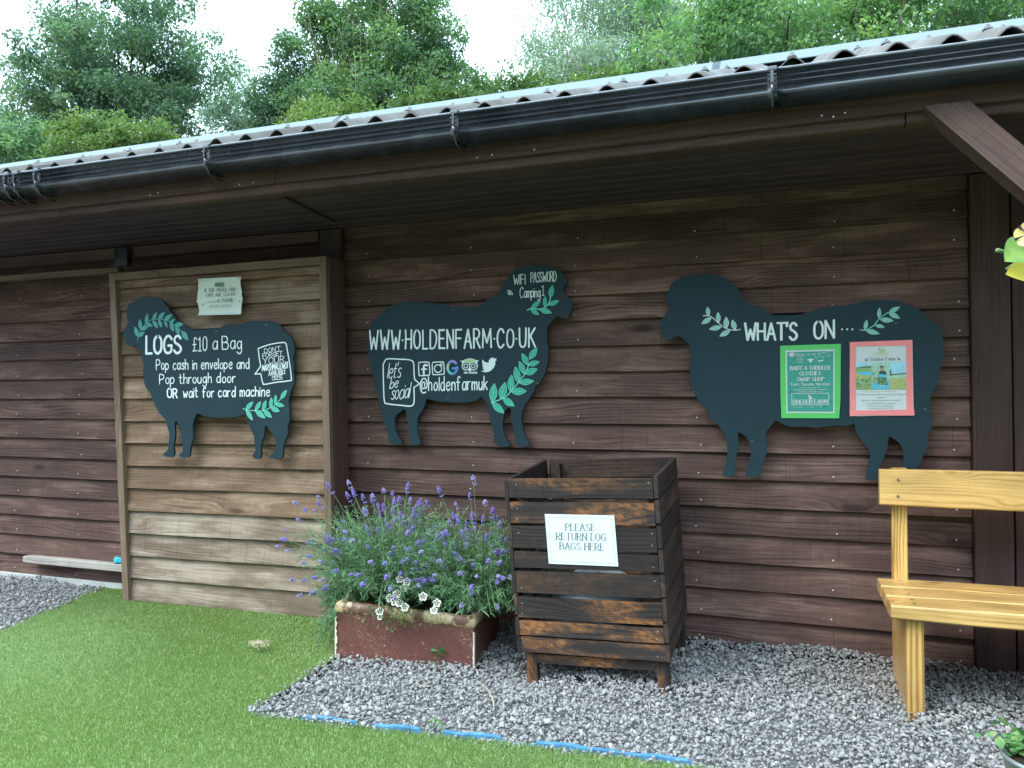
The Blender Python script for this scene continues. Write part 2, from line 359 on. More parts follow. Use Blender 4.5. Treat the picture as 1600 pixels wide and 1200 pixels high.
M['palebark'] = plain("pale_bark", (.34, .31, .26), .9, .1, var=.3, scale=12, bump=.4)
M['oak'] = leafmat("dark_green_leaf", [(.065, .130, .098), (.110, .205, .138), (.165, .270, .165), (.23, .335, .18)], .46)
M['mid'] = leafmat("mid_green_leaf", [(.065, .140, .092), (.120, .228, .126), (.178, .305, .142), (.25, .38, .155)], .46)
M['willow'] = leafmat("silver_green_leaf", [(.17, .27, .22), (.25, .36, .29), (.33, .44, .36), (.40, .50, .43)], .46)
M['cherry'] = leafmat("broad_green_leaf", [(.075, .165, .095), (.125, .255, .125), (.19, .34, .13), (.32, .44, .13)], .48)
M['bush'] = leafmat("yellow_green_leaf", [(.075, .145, .05), (.125, .205, .065), (.18, .265, .08), (.25, .33, .10)], .4)

# ------------------------------------------------------------------ ground
def sheet(name, pts, mat, dz, kind='structure'):
    m = MB(); m.add([(x, y, gz(x)+dz) for x, y in pts], [tuple(range(len(pts)))]); o = m.build(name, mat); o["kind"] = kind; return o
m = MB(); xs = [-600, -60, -12, -4, -0.8, 5, 12, 60, 600]; ys = [-600, -60, -8, 0, 8, 60, 600]
m.add([(x, y, gz(x)-0.09) for y in ys for x in xs], [(j*9+i, j*9+i+1, (j+1)*9+i+1, (j+1)*9+i) for j in range(6) for i in range(8)])
m.build("ground", M['earth'])["kind"] = 'structure'
GL = [(-9, 0.05), (-4.245, 0.05), (-3.923, -.935), (-2.9, -3.9), (-9, -3.9)]
GR = [(-2.0, .05), (-1.985, -.80), (-1.94, -1.44), (-.83, -1.377), (-.307, -1.348), (1.2, -1.25), (4, -1.2), (4, .05)]
LAWN = [(-4.235, .0), (-3.923, -.935), (-2.6, -4.8), (4, -4.8), (4, -1.2), (1.2, -1.25), (-.307, -1.348), (-.83, -1.377), (-1.94, -1.44), (-1.985, -.80), (-2.0, .0)]
def inpoly(P, x, y):
    ins = np.zeros(len(x), bool); n = len(P)
    for i in range(n):
        x1, y1 = P[i]; x2, y2 = P[(i+1) % n]
        c = ((y1 > y) != (y2 > y)) & (x < (x2-x1)*(y-y1)/((y2-y1) if y2 != y1 else 1e-9)+x1); ins ^= c
    return ins
sheet("gravel_bed_far", GL, M['gravelbase'], -0.035).name = "gravel_path"
sheet("gravel_bed", GR, M['gravelbase'], -0.035)
sheet("lawn", LAWN, M['turfbase'], 0.0)
# gravel: crushed stones lying in the bed
def gravel():
    bm = bmesh.new(); bmesh.ops.create_icosphere(bm, subdivisions=2, radius=1.0)
    bv = np.array([v.co[:] for v in bm.verts]); bf = np.array([[v.index for v in f.verts] for f in bm.faces]); bm.free()
    protos = []
    for k in range(14):
        v = bv.copy()
        for _ in range(11):
            n = rng.normal(size=3); n /= np.linalg.norm(n); d = rng.uniform(.34, .74)
            s = v@n; v -= np.outer(np.maximum(s-d, 0), n)
        protos.append(v*np.array([1.0, rng.uniform(.62, .9), rng.uniform(.45, .7)]))
    XY = []
    for P, box_, dens in ((GL, (-6.2, -3.7, -1.9, 0), 5600), (GR, (-2.02, 2.6, -1.46, 0.0), 8000)):
        n = int((box_[1]-box_[0])*(box_[3]-box_[2])*dens)
        x = rng.uniform(box_[0], box_[1], n); y = rng.uniform(box_[2], box_[3], n)
        k = inpoly([(px+(.03 if i in (2,) else 0)*0, py) for i, (px, py) in enumerate(P)], x, y) | inpoly(P, x+.035, y) | inpoly(P, x-.035, y) | inpoly(P, x, y+.03); XY.append(np.c_[x[k], y[k]])
    XY = np.vstack(XY); n = len(XY)
    size = np.clip(rng.lognormal(math.log(.0080), .36, n), .0042, .019)
    big = rng.random(n) < .006; size[big] = rng.uniform(.017, .026, big.sum())
    tint = np.clip(rng.beta(2.6, 2.9, n), 0, 1)
    V = np.empty((n, len(bv), 3), np.float32)
    pk = rng.integers(0, 14, n); q = rng.normal(size=(n, 4)); q[:, 1:3] *= .45; q /= np.linalg.norm(q, axis=1)[:, None]
    a, b, c, d = q.T
    Rm = np.stack([1-2*(c*c+d*d), 2*(b*c-a*d), 2*(b*d+a*c), 2*(b*c+a*d), 1-2*(b*b+d*d), 2*(c*d-a*b), 2*(b*d-a*c), 2*(c*d+a*b), 1-2*(b*b+c*c)], 1).reshape(n, 3, 3)
    P = np.array(protos)[pk]*size[:, None, None]
    V[:] = np.einsum('nij,nkj->nki', Rm, P)
    lump = .012*np.sin(XY[:, 0]*5.1+1)*np.cos(XY[:, 1]*6.3) + .006*np.sin(XY[:, 0]*13)*np.sin(XY[:, 1]*11+2)
    z = gzv(XY[:, 0]) + rng.uniform(-.016, .010, n) - .034*np.exp(-((XY[:, 0]+1.08)**2+(XY[:, 1]+.74)**2)/.05) + lump*.8 + np.where(XY[:, 1] > -.25, (XY[:, 1]+.25)*.06, 0)
    V += np.c_[XY, z][:, None, :]
    Fq = (bf[None]+(np.arange(n)*len(bv))[:, None, None]).reshape(-1, 3)
    o = fast("gravel", V.reshape(-1, 3), Fq, M['stone'], tint=np.repeat(tint, len(bv)))
    tag(o, "grey crushed stone gravel with a few paler stones", "gravel", kind='stuff')
gravel()
def turf():
    n0 = 1350000; x = rng.uniform(-4.6, 2.0, n0); y = rng.uniform(-3.4, 0.0, n0)
    k = inpoly(LAWN, x, y); x, y = x[k], y[k]
    keep = (rng.random(len(x)) < .45) | ((y > -2.7) & ~((x > -.9) & (y < -2.2))); x, y = x[keep], y[keep]; n = len(x)
    h = rng.uniform(.009, .018, n); an = rng.uniform(0, 2*math.pi, n); 
    patchy = .5+.5*np.sin(x*3.1+np.sin(y*2.3)*1.5)*np.cos(y*2.7+np.sin(x*1.7))
    lean = rng.uniform(.1, .95, n)*h; fl = np.sin(x*1.9+1.2*np.sin(y*1.6))+np.cos(y*2.3+.8*np.sin(x*2.1)); la = np.where(rng.random(n) < .30, an, -1.2+.9*fl+rng.normal(0, .75, n))
    lx = np.cos(la)*lean + .006*(patchy-.3); ly = np.sin(la)*lean - .005
    wx, wy = -np.sin(la)*.00095, np.cos(la)*.00095
    z0 = gzv(x)
    V = np.empty((n, 5, 3), np.float32)
    V[:, 0] = np.c_[x-wx, y-wy, z0]; V[:, 1] = np.c_[x+wx, y+wy, z0]
    V[:, 2] = np.c_[x+lx*.4+wx*.9, y+ly*.4+wy*.9, z0+h*.65]; V[:, 3] = np.c_[x+lx*.4-wx*.9, y+ly*.4-wy*.9, z0+h*.65]
    V[:, 4] = np.c_[x+lx, y+ly, z0+h*.95]
    b = (np.arange(n)*5)[:, None]
    Fq = np.vstack([b+[0, 1, 2], b+[0, 2, 3], b+[3, 2, 4]])
    t = np.clip(rng.normal(.40, .16, n)+.22*(patchy-.5), 0, .8); dry = rng.random(n) < .035; t[dry] = rng.uniform(.85, 1, dry.sum())
    o = fast("grass", V.reshape(-1, 3), Fq, M['grass'], tint=np.repeat(t, 5)); tag(o, "short green artificial turf pile with curled blades", "turf", kind='stuff')
turf()

# ------------------------------------------------------------------ shed
PITCH = .1325
SHED = empty("timber_shed", (-1.5, 0, 0), "long dark brown weatherboard shed with corrugated roof and black gutter", "shed")
def clad(mb, x0, x1, z0, z1, y0, pitch, lip=.025, pid0=0, zig=.0018, joints=None, fx0=None, fx1=None):
    k = 0; z = z0
    while z < z1-.01:
        top = min(z+pitch+.024, z1+.02); xa = fx0(z) if fx0 else x0; xb = fx1(z) if fx1 else x1
        n = max(2, int((xb-xa)/.10)); pid = pid0+k*1.37; l0 = random.uniform(0, 5); ph = random.uniform(0, 6); a1 = random.uniform(.4, 1)*zig
        dz0 = random.uniform(-.002, .002)
        vs, wd = [], []
        fr = (top-z)/pitch
        sec = [(0, 0), (.002, -.0015), (.030, -.0015), (.034, top-z), (lip*fr, top-z), (.001, .004)]
        for i in range(n+1):
            x = xa+(xb-xa)*i/n; dz = dz0+a1*math.sin(x*2.1+ph)+a1*.6*math.sin(x*5.7+2*ph)+random.uniform(-.0006, .0006); dy = a1*.7*math.sin(x*1.7+ph*1.3)
            for (yy, zz) in sec:
                edge = zz < .05
                vs.append((x, y0+yy+(dy if edge else 0), z+zz+(dz if edge else 0))); wd.append((l0+x, zz+.02*k, pid))
        fs = []
        for i in range(n):
            for q in range(6):
                q2 = (q+1) % 6; fs.append((i*6+q, (i+1)*6+q, (i+1)*6+q2, i*6+q2))
        fs += [tuple(range(6)), tuple(n*6+q for q in range(5, -1, -1))]
        mb.add(vs, fs, wd, 0); z += pitch; k += 1
def nails(mb, xs, z0, n, y0, pitch, dz=.03, r=.0038):
    for x in xs:
        for k in range(n):
            if random.random() < .12: continue
            c = (x+random.uniform(-.018, .018), y0+.002-.0022, z0+k*pitch+dz+random.uniform(-.006, .006))
            vs = [(c[0], c[1]-.0022, c[2])]+[(c[0]+r*math.cos(a*math.pi/4), c[1], c[2]+r*math.sin(a*math.pi/4)) for a in range(8)]
            mb.add(vs, [(0, 1+(a+1) % 8, 1+a) for a in range(8)], None, 1)
m = MB(); clad(m, -9.0, .75, -.002, 2.165, 0.0, PITCH)
nails(m, [-5.6, -5.02, -4.45, -2.27, -1.62, -1.05, -.43, .19, .695], -.002, 16, 0.0, PITCH)
m.build("weatherboard_wall", [M['clad'], M['nail']], SHED)
m = MB(); m.box((-9, -.012, -.10), (-3.0, .06, -.003), .004, seg=40, jit=.0015); m.build("plinth", M['conc'], SHED)
# wall body behind the boards and side
m = MB(); m.box((-9, .038, -.1), (6, .06, 2.3)); m.build("inner_wall", M['trimw'], SHED)
for x0, x1 in ((.752, .905), (.909, 1.062)):
    m = MB(); m.box((x0, -.030 if x0 < .8 else -.022, -.03), (x1, .034, 2.165)); m.build("corner_post", M['trimw'], SHED)
m = MB(); clad(m, 1.066, 6, -.002, 2.165, 0.0, PITCH, pid0=31); m.build("weatherboard_wall", [M['clad'], M['nail']], SHED)
# soffit, fascia, roof
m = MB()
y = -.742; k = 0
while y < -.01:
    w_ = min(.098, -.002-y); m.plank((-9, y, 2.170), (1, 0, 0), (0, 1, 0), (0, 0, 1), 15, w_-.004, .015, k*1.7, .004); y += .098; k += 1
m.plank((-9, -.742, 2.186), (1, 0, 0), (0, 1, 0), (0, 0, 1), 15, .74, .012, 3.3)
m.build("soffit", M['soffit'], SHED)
m = MB(); m.plank((-2.335, -.735, 2.1575), (-.10, 1, 0), (1, 0.1, 0), (0, 0, 1), .56, .028, .012, 2.0); m.build("soffit_batten", M['trimw'], SHED)
m = MB()
for a, b in ((-9, -3.84), (-3.836, -2.30), (-2.296, 1.9), (1.904, 6)):
    m.plank((a, -.832, 2.205), (1, 0, 0), (0, 0, 1), (0, 1, 0), b-a, .20, .022, None, .004, seg=12, jit=.0008)
FBM = m
m = MB()
for a, b in ((-9, -3.70), (-3.695, .40), (.405, 6)):
    m.plank((a, -.809, 2.166), (1, 0, 0), (0, 0, 1), (0, 1, 0), b-a, .20, .065, None, .005, seg=12, jit=.0008)
m.build("eaves_beam", M['fascia'], SHED)
# corrugated roof sheets
RS, RE, RY = .418, -.885, 1.22
def roofz(y): return 2.406+RS*(y-RE)
for (xa, xb, dz) in ((-9.2, -4.95, .0), (-5.05, -3.80, .007), (-3.9, -2.65, 0.0), (-2.75, -1.50, .007), (-1.6, -.02, 0), (-.12, 1.25, .007), (1.15, 2.5, 0), (2.4, 6.2, .007)):
    P = .175; A = .026; nx = int((xb-xa)/P*12); vs, fs = [], []
    ysl = [RE+random.uniform(-.008, .008), -.4, .2, .7, RY]
    for yy in ysl:
        for i in range(nx+1):
            x = xa+(xb-xa)*i/nx
            c = math.cos(2*math.pi*(x+1.205)/P); zz = roofz(yy)+A*(c+.12*math.cos(4*math.pi*(x+1.205)/P))+dz
            vs.append((x, yy, zz))
    n1 = nx+1; top = len(vs)
    vs += [(x, yy, zz-.0075) for (x, yy, zz) in vs]
    for j in range(len(ysl)-1):
        for i in range(nx):
            a = j*n1+i; fs.append((a, a+1, a+n1+1, a+n1)); fs.append((top+a, top+a+n1, top+a+n1+1, top+a+1))
    for i in range(nx): fs.append((i, top+i, top+i+1, i+1))
    for j in range(len(ysl)-1):
        for i in (0, nx):
            a = j*n1+i; fs.append((a, a+n1, top+a+n1, top+a))
    m = MB(); m.add(vs, fs, None, 0, True); o = m.build("roof_sheet", M['roof'], SHED)
    for yy in (-.55, .75):
        for q in range(int(xa/P)-1, int(xb/P)+2):
            x = q*P-1.205+P*7
            if xa+.05 < x < xb-.05 and q % 2 == 0 and -5.5 < x < 2:
                z = roofz(yy)+A*1.1+dz; screw = MB()
                screw.lathe((x, yy, z-.002), [(0, .020), (.008, .019), (.010, .010), (.018, .006), (.020, -.002)], 8)
                screw.build("roof_screw", M['capgrey'], o)
m = MB()
for (xa, xb) in ((-9.3, -3.2), (-3.25, -.4), (-.45, 2.3), (2.25, 6.3)):
    vs = []
    for x in (xa, xb):
        vs += [(x, RY-.13, roofz(RY-.13)+.030), (x, RY, roofz(RY)+.082), (x, RY+.18, roofz(RY)-.03), (x, RY-.13, roofz(RY-.13)+.025), (x, RY, roofz(RY)+.077), (x, RY+.18, roofz(RY)-.035)]
    m.add(vs, [(0, 1, 7, 6), (1, 2, 8, 7), (3, 9, 10, 4), (4, 10, 11, 5), (0, 6, 9, 3), (0, 3, 4, 1), (1, 4, 5, 2), (6, 7, 10, 9), (7, 8, 11, 10), (2, 5, 11, 8)])
m.build("ridge_flashing", M['ridge'], SHED)
m = MB(); m.add([(-9.2, RY, roofz(RY)-.03), (6.2, RY, roofz(RY)-.03), (6.2, 4.2, 2.05), (-9.2, 4.2, 2.05), (-9.2, RY, roofz(RY)-.05), (6.2, RY, roofz(RY)-.05), (6.2, 4.2, 2.03), (-9.2, 4.2, 2.03)],
                 [(0, 1, 2, 3), (7, 6, 5, 4), (3, 2, 6, 7), (0, 3, 7, 4), (1, 5, 6, 2), (0, 4, 5, 1)]); m.build("rear_roof", M['roof'], SHED)
m = MB(); m.box((-9, 3.95, -.1), (6, 4.0, 2.1)); m.box((-9.02, .0, -.1), (-8.98, 4, 2.3)); m.box((5.98, 0, -.1), (6.02, 4, 2.3)); m.build("rear_wall", M['trimw'], SHED)
# gutter
GP = [(-.838, 2.372), (-.838, 2.290), (-.844, 2.272), (-.858, 2.260), (-.880, 2.255), (-.905, 2.257), (-.928, 2.264), (-.948, 2.274), (-.959, 2.284), (-.962, 2.291), (-.959, 2.298), (-.952, 2.305), (-.943, 2.311), (-.930, 2.317), (-.928, 2.320), (-.931, 2.323), (-.943, 2.327), (-.945, 2.330), (-.943, 2.334), (-.930, 2.338), (-.928, 2.341), (-.931, 2.344), (-.943, 2.348), (-.945, 2.351), (-.943, 2.355), (-.937, 2.359), (-.937, 2.363), (-.953, 2.367), (-.957, 2.371), (-.957, 2.377), (-.953, 2.380), (-.946, 2.380), (-.944, 2.372)]
def extr(m, prof, x0, x1, thick=.003, off=0.0, mat=0, sm_=True):
    pr = [(a-off*(1 if a < -.89 else -1)*0 , b) for a, b in prof]
    inn = [(a+(thick if a < -.9 else (-thick if a > -.85 else 0)), b+(thick if b < 2.30 else 0)) for a, b in prof]
    loop = pr+inn[::-1]; n = len(loop); vs = [(x0, a, b) for a, b in loop]+[(x1, a, b) for a, b in loop]
    fs = [(i, i+n, (i+1) % n+n, (i+1) % n) for i in range(n)]
    k = len(pr)
    for b0 in (0, n):
        for i in range(k-1): fs.append((b0+i, b0+i+1, b0+n-2-i, b0+n-1-i))
    m.add(vs, fs, None, mat, sm_)
m = MB(); extr(m, GP, -9.1, -3.91); extr(m, GP, -3.905, 6.1); GUT = m.build("gutter", M['gutter'], SHED)
CLIP = [(-.834, 2.378), (-.834, 2.288), (-.843, 2.266), (-.860, 2.254), (-.885, 2.250), (-.914, 2.252), (-.940, 2.262), (-.958, 2.278), (-.964, 2.294), (-.957, 2.310), (-.952, 2.330), (-.952, 2.362), (-.963, 2.366), (-.963, 2.384), (-.940, 2.386)]
for x in (-8.6, -7.4, -6.2, -5.0, -3.985, -3.90, -3.832, -3.685, -2.593, -1.312, -.051, 1.21, 2.47, 3.7, 5.0):
    m = MB(); extr(m, CLIP, x-.016, x+.016, .004)
    m.box((x-.006, -.975, 2.320), (x+.006, -.955, 2.365), .002); m.box((x-.014, -.972, 2.345), (x+.014, -.956, 2.353), .002); m.box((x-.014, -.972, 2.325), (x+.014, -.956, 2.332), .002)
    m.tube([(x, -.966, 2.322), (x, -.962, 2.29), (x, -.935, 2.255), (x, -.89, 2.240), (x, -.845, 2.240)], .005, 6)
    m.build("gutter_bracket", M['gutter'], GUT)
for xa in (-4.0, -3.43, -2.55, -1.93, -1.12, .10):
    pass
m = FBM
for xa in (-3.05, -3.0, -2.50, -2.42, -1.26, -1.19, -1.0, .12, .16, .20):
    c = (xa, -.8325, 2.222+random.uniform(-.006, .006))
    m.add([(c[0]+.0035*math.cos(a), c[1]-.001, c[2]+.0035*math.sin(a)) for a in [q*math.pi/4 for q in range(8)]], [tuple(range(7, -1, -1))], None, 1)
m.build("fascia_board", [M['fascia'], M['nail']], SHED)
# brace and eaves post at the right
m = MB(); d = Vector((1, 0, -1.10)).normalized(); p = Vector((-d.z, 0, d.x))
vs = []; a0 = Vector((.455, -.848, 2.212)); a1 = Vector((.597, -.848, 2.212)); e0 = a0+d*1.45; e1 = e0+p*.1035
for yy in (-.852, -.752): vs += [(a0.x, yy, a0.z), (a1.x, yy, a1.z), (e1.x, yy, e1.z), (e0.x, yy, e0.z)]
def wdd(v): q = Vector(v)-a0; return (q.dot(d), q.dot(p)+q.y, 4.4)
m.add(vs, [(0, 1, 2, 3)[::-1], (4, 5, 6, 7), (0, 4, 7, 3)[::-1], (1, 2, 6, 5)[::-1], (2, 3, 7, 6)[::-1], (0, 1, 5, 4)], [wdd(v) for v in vs]); 
bm = bmesh.new(); 
m.build("brace", M['brace'], SHED)
m = MB(); m.box((1.40, -.855, -.03), (1.52, -.735, 2.165), .006); m.build("eaves_post", M['brace'], SHED)
# sliding door track
m = MB(); m.box((-9, -.060, 2.095), (-2.575, -.004, 2.165), .003, seg=20, jit=.0006); m.build("door_header", M['fascia'], SHED)
m = MB(); m.box((-9, -.150, 1.988), (-3.985, -.090, 2.022), .004, seg=20, jit=.0006); m.build("door_track", M['doorf'], SHED)
m = MB(); m.box((-4.06, -.112, 2.034), (-3.95, -.062, 2.150), .003); m.build("track_bracket", M['gutter'], SHED)
m = MB(); m.box((-4.86, -.075, .088), (-3.88, -.022, .137), .005, seg=12, jit=.001); m.build("door_guide_rail", M['rail'], SHED)
m = MB(); m.lathe((-4.055, -.055, .140), [(0, 0), (.020, 0), (.021, .004), (.021, .026), (.017, .030), (.017, .036), (.008, .040), (0, .040)], 16); m.box((-4.050, -.075, .142), (-3.985, -.035, .178), .004); o = m.build("plastic_cap", M['cyan'])
tag(o, "small bright cyan plastic cap on the wooden rail left of the door", "plastic cap")
m = MB(); m.box((-2.572, -.052, -.03), (-2.424, -.003, 2.164), .004); m.build('door_post', M['trimw'], SHED)
# sliding door
DTL, DTR, DBL, DBR = Vector((-3.959, 0, 1.960)), Vector((-2.402, 0, 1.971)), Vector((-3.815, 0, -.036)), Vector((-2.338, 0, -.016))
def dq(u, v, y): q = DBL.lerp(DBR, u).lerp(DTL.lerp(DTR, u), v); return Vector((q.x, y, q.z))
DOOR = empty("sliding_door", (0, 0, 0)); DOOR.parent = SHED; DOOR.matrix_parent_inverse = Matrix.Translation(-SHED.location)
def quadbox(mb, u0, u1, v0, v1, y0, y1, pid, along='u', seg=1):
    vs, wd = [], []
    for i in range(seg+1):
        f = i/seg
        for (cu, cy) in ((0, y0), (1, y0), (1, y1), (0, y1)):
            if along == 'v': q = dq(u0+(u1-u0)*cu, v0+(v1-v0)*f, cy)
            else: q = dq(u0+(u1-u0)*f, v0+(v1-v0)*cu, cy)
            vs.append(q); wd.append(((q.z if along == 'v' else q.x), (q.x if along == 'v' else q.z)+(cy-y0), pid))
    fs = []
    for i in range(seg):
        for k in range(4): k2 = (k+1) % 4; fs.append((i*4+k, i*4+k2, i*4+4+k2, i*4+4+k))
    fs += [(3, 2, 1, 0), tuple(seg*4+k for k in range(4))]
    if along == 'u': fs = [f[::-1] for f in fs]
    mb.add(vs, fs, wd)
m = MB(); quadbox(m, 0, .030, 0, 1, -.238, -.06, 1.1, 'v', 6); quadbox(m, .972, 1, 0.0, 1, -.238, -.06, 2.6, 'v', 6); quadbox(m, .0305, .9715, .978, 1, -.236, -.06, 3.9, 'u', 6)
m.build("door_frame", M['doorf'], DOOR)
m = MB(); nb = 14.5; dv = .1365/2.005
for k in range(15):
    v0 = k*dv; v1 = min(v0+dv*1.16, .977); pid = 100+k*2.3; n = 16; vs, wd = [], []
    if v0 > .97: break
    ph = random.uniform(0, 6); a1 = random.uniform(.0006, .0022)
    for i in range(n+1):
        u = .031+.940*i/n
        for (fr, yy) in ((0, -.218), (0, -.190), (1, -.190), (1, -.218+.025*min(1, (v1-v0)/dv)), (.03, -.2175)):
            q = dq(u, v0+(v1-v0)*fr, yy); 
            if fr < .5: q.z += a1*math.sin(u*7+ph)+random.uniform(-.0006, .0006)
            vs.append(q); wd.append((q.x+k*.7, q.z, pid))
    fs = []
    for i in range(n):
        for q in range(5): q2 = (q+1) % 5; fs.append((i*5+q, i*5+q2, i*5+5+q2, i*5+5+q))
    fs += [(4, 3, 2, 1, 0), tuple(n*5+q for q in range(5))]
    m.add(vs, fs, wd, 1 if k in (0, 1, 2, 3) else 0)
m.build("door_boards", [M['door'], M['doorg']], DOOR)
m = MB(); quadbox(m, .031, .971, 0.01, .977, -.188, -.07, 8.1); m.build("door_core", M['trimw'], DOOR)
m = MB(); quadbox(m, 1.0005, 1.006, .0, 1, -.222, -.065, 5.7, 'v', 6); m.build("door_side_board", M['fascia'], DOOR)

# ------------------------------------------------------------------ lettering
G = {
'A': "0,0 .3,1 .6,0;.1,.36 .5,.36", 'B': "0,0 0,1;~0,1 .3,.99 .46,.85 .42,.62 .2,.53 0,.53;~.2,.53 .45,.49 .54,.27 .42,.04 .2,0 0,0",
'C': "~.56,.80 .44,.97 .24,.98 .06,.75 .02,.38 .14,.06 .34,0 .56,.16", 'D': "0,0 0,1;~0,1 .3,.96 .53,.74 .56,.4 .4,.08 .18,0 0,0",
'E': "0,0 0,1;0,1 .46,1;0,.53 .4,.53;0,0 .48,0", 'F': "0,0 0,1;0,1 .48,1;0,.53 .4,.53",
'G': "~.58,.82 .44,.98 .24,.98 .06,.75 .02,.38 .14,.06 .34,0 .54,.10 .58,.42;.58,.44 .34,.44", 'H': "0,0 0,1;.54,0 .54,1;0,.52 .54,.52",
'I': "0,0 0,1", 'K': "0,0 0,1;.5,1 0,.45;.14,.56 .52,0", 'L': "0,1 0,0;0,0 .42,0", 'M': "0,0 .05,1 .36,.25 .68,1 .73,0", 'N': "0,0 0,1 .54,0 .54,1",
'O': "~@.30,1 .08,.84 .02,.5 .08,.15 .30,0 .52,.15 .58,.5 .52,.84", 'P': "0,0 0,1;~0,1 .28,1 .48,.86 .46,.6 .26,.47 0,.45",
'R': "0,0 0,1;~0,1 .28,1 .47,.86 .44,.62 .26,.5 0,.5;.22,.5 .52,0", 'S': "~.5,.85 .38,.98 .2,.98 .06,.82 .1,.62 .3,.5 .48,.36 .52,.18 .38,.02 .18,0 .02,.15",
'T': "0,1 .56,1;.28,1 .28,0", 'U': "~0,1 .01,.4 .08,.08 .27,0 .46,.08 .53,.4 .54,1", 'V': "0,1 .28,0 .56,1", 'W': "0,1 .18,0 .40,.62 .62,0 .80,1", 'Y': "0,1 .27,.5;.54,1 .27,.5 .27,0",
'a': "~@.40,.55 .20,.62 .04,.42 .04,.14 .18,0 .34,.12 .40,.32;.42,.62 .42,.0", 'b': "0,1 0,0;~0,.42 .2,.6 .38,.46 .4,.2 .26,.0 .1,.02 0,.14",
'c': "~.38,.52 .22,.62 .06,.48 .02,.22 .14,0 .28,0 .40,.12", 'd': "~@.40,.5 .22,.62 .05,.44 .04,.14 .18,0 .34,.08 .40,.3;.42,1.05 .42,0",
'e': "~.03,.32 .36,.36 .38,.52 .24,.63 .08,.5 .02,.25 .14,.02 .28,0 .40,.12", 'f': "~.40,.92 .26,1.0 .14,.85 .14,.5 .14,0;0,.58 .32,.58",
'g': "~@.38,.52 .20,.62 .04,.42 .06,.16 .2,.04 .34,.14 .38,.34;~.40,.62 .41,.2 .40,-.2 .28,-.36 .10,-.32 .02,-.22", 'h': "0,1 0,0;~0,.38 .16,.6 .32,.54 .36,.32 .36,0",
'i': "0,.6 0,0;0,.80 .01,.84", 'k': "0,1 0,0;.34,.6 0,.24;.1,.34 .36,0", 'l': "0,1 0,0", 'm': "0,.6 0,0;~0,.4 .12,.6 .24,.54 .26,.3 .26,0;~.26,.4 .38,.6 .50,.54 .53,.3 .53,0",
'n': "0,.6 0,0;~0,.38 .16,.6 .32,.54 .36,.32 .36,0", 'o': "~@.21,.62 .06,.5 .02,.3 .08,.08 .21,0 .35,.1 .4,.32 .34,.52", 'p': "0,.6 0,-.32;~0,.42 .2,.62 .38,.46 .4,.22 .26,.02 .1,.04 0,.16",
'r': "0,.6 0,0;~0,.36 .1,.56 .28,.6", 's': "~.32,.54 .2,.62 .06,.52 .08,.4 .26,.28 .32,.14 .2,0 .02,.08", 't': "~.14,.95 .14,.3 .18,.04 .34,.02;0,.62 .32,.62",
'u': "~0,.6 0,.2 .1,.0 .24,.04 .34,.24;.36,.6 .36,0", 'v': "0,.6 .18,0 .36,.6", 'w': "0,.6 .12,0 .25,.42 .38,0 .52,.6", 'y': "0,.6 .18,.05;.36,.6 .08,-.32",
'0': "~@.24,1 .06,.84 .02,.5 .06,.15 .24,0 .42,.15 .46,.5 .42,.84", '1': "0,.82 .16,1 .16,0;.02,0 .3,0", '2': "~.03,.78 .14,.97 .32,.97 .42,.78 .34,.5 .02,0;.02,0 .45,0", '3': "~.03,.88 .2,1 .4,.85 .34,.6 .18,.53;~.18,.53 .42,.4 .42,.12 .2,0 .02,.12",
'5': "~.42,1 .1,1;.1,1 .06,.55;~.06,.55 .26,.62 .44,.4 .38,.08 .18,0 .02,.1", '6': "~.38,.95 .16,.75 .03,.35 .12,.03 .3,.0 .43,.2 .36,.46 .2,.5 .06,.35", '7': "0,1 .44,1 .16,0", '9': "~.08,.05 .32,.35 .43,.72 .32,.98 .14,.98 .03,.76 .12,.54 .3,.5 .42,.66",
'£': "~.46,.84 .34,1 .18,.92 .16,.6 .18,.25 .04,.02;.02,0 .48,.04;0,.48 .36,.5", "'": "0,1 -.03,.8", '!': "0,1 0,.3;0,.04 .01,0", '·': "0,.46 .012,.47", '.': "0,.03 .012,.035", '-': "0,.35 .22,.35",
'&': "~.56,.02 .2,.55 .12,.8 .26,.98 .38,.82 .3,.62 .06,.34 .06,.1 .24,0 .42,.12 .54,.42", '@': "~.52,.30 .42,.18 .22,.2 .2,.5 .34,.66 .52,.58 .52,.3 .62,.18 .78,.32 .74,.7 .5,.92 .2,.84 .02,.5 .1,.05 .36,-.15 .66,-.08",
}
def smooth_line(P, closed=False, n=6):
    P = [np.array(p, float) for p in P]; m = len(P); out_ = []
    segs = m if closed else m-1
    for i in range(segs):
        p0 = P[(i-1) % m] if closed or i > 0 else P[0]; p1 = P[i]; p2 = P[(i+1) % m]; p3 = P[(i+2) % m] if closed or i+2 < m else P[-1]
        for k in range(n):
            t = k/n; out_.append(.5*((2*p1)+(-p0+p2)*t+(2*p0-5*p1+4*p2-p3)*t*t+(-p0+3*p1-3*p2+p3)*t**3))
    out_.append(P[0] if closed else P[-1]); return out_
def glyph(ch):
    res = []
    for s in G[ch].split(';'):
        sm = s[0] == '~'; s = s.lstrip('~'); cl_ = s[0] == '@'; s = s.lstrip('@')
        P = [tuple(map(float, q.split(','))) for q in s.split()]
        res.append((smooth_line(P, cl_, 5) if sm else [np.array(p) for p in P], sm))
    return res
def gwidth(ch): return max(p[0] for st, _ in glyph(ch) for p in st)
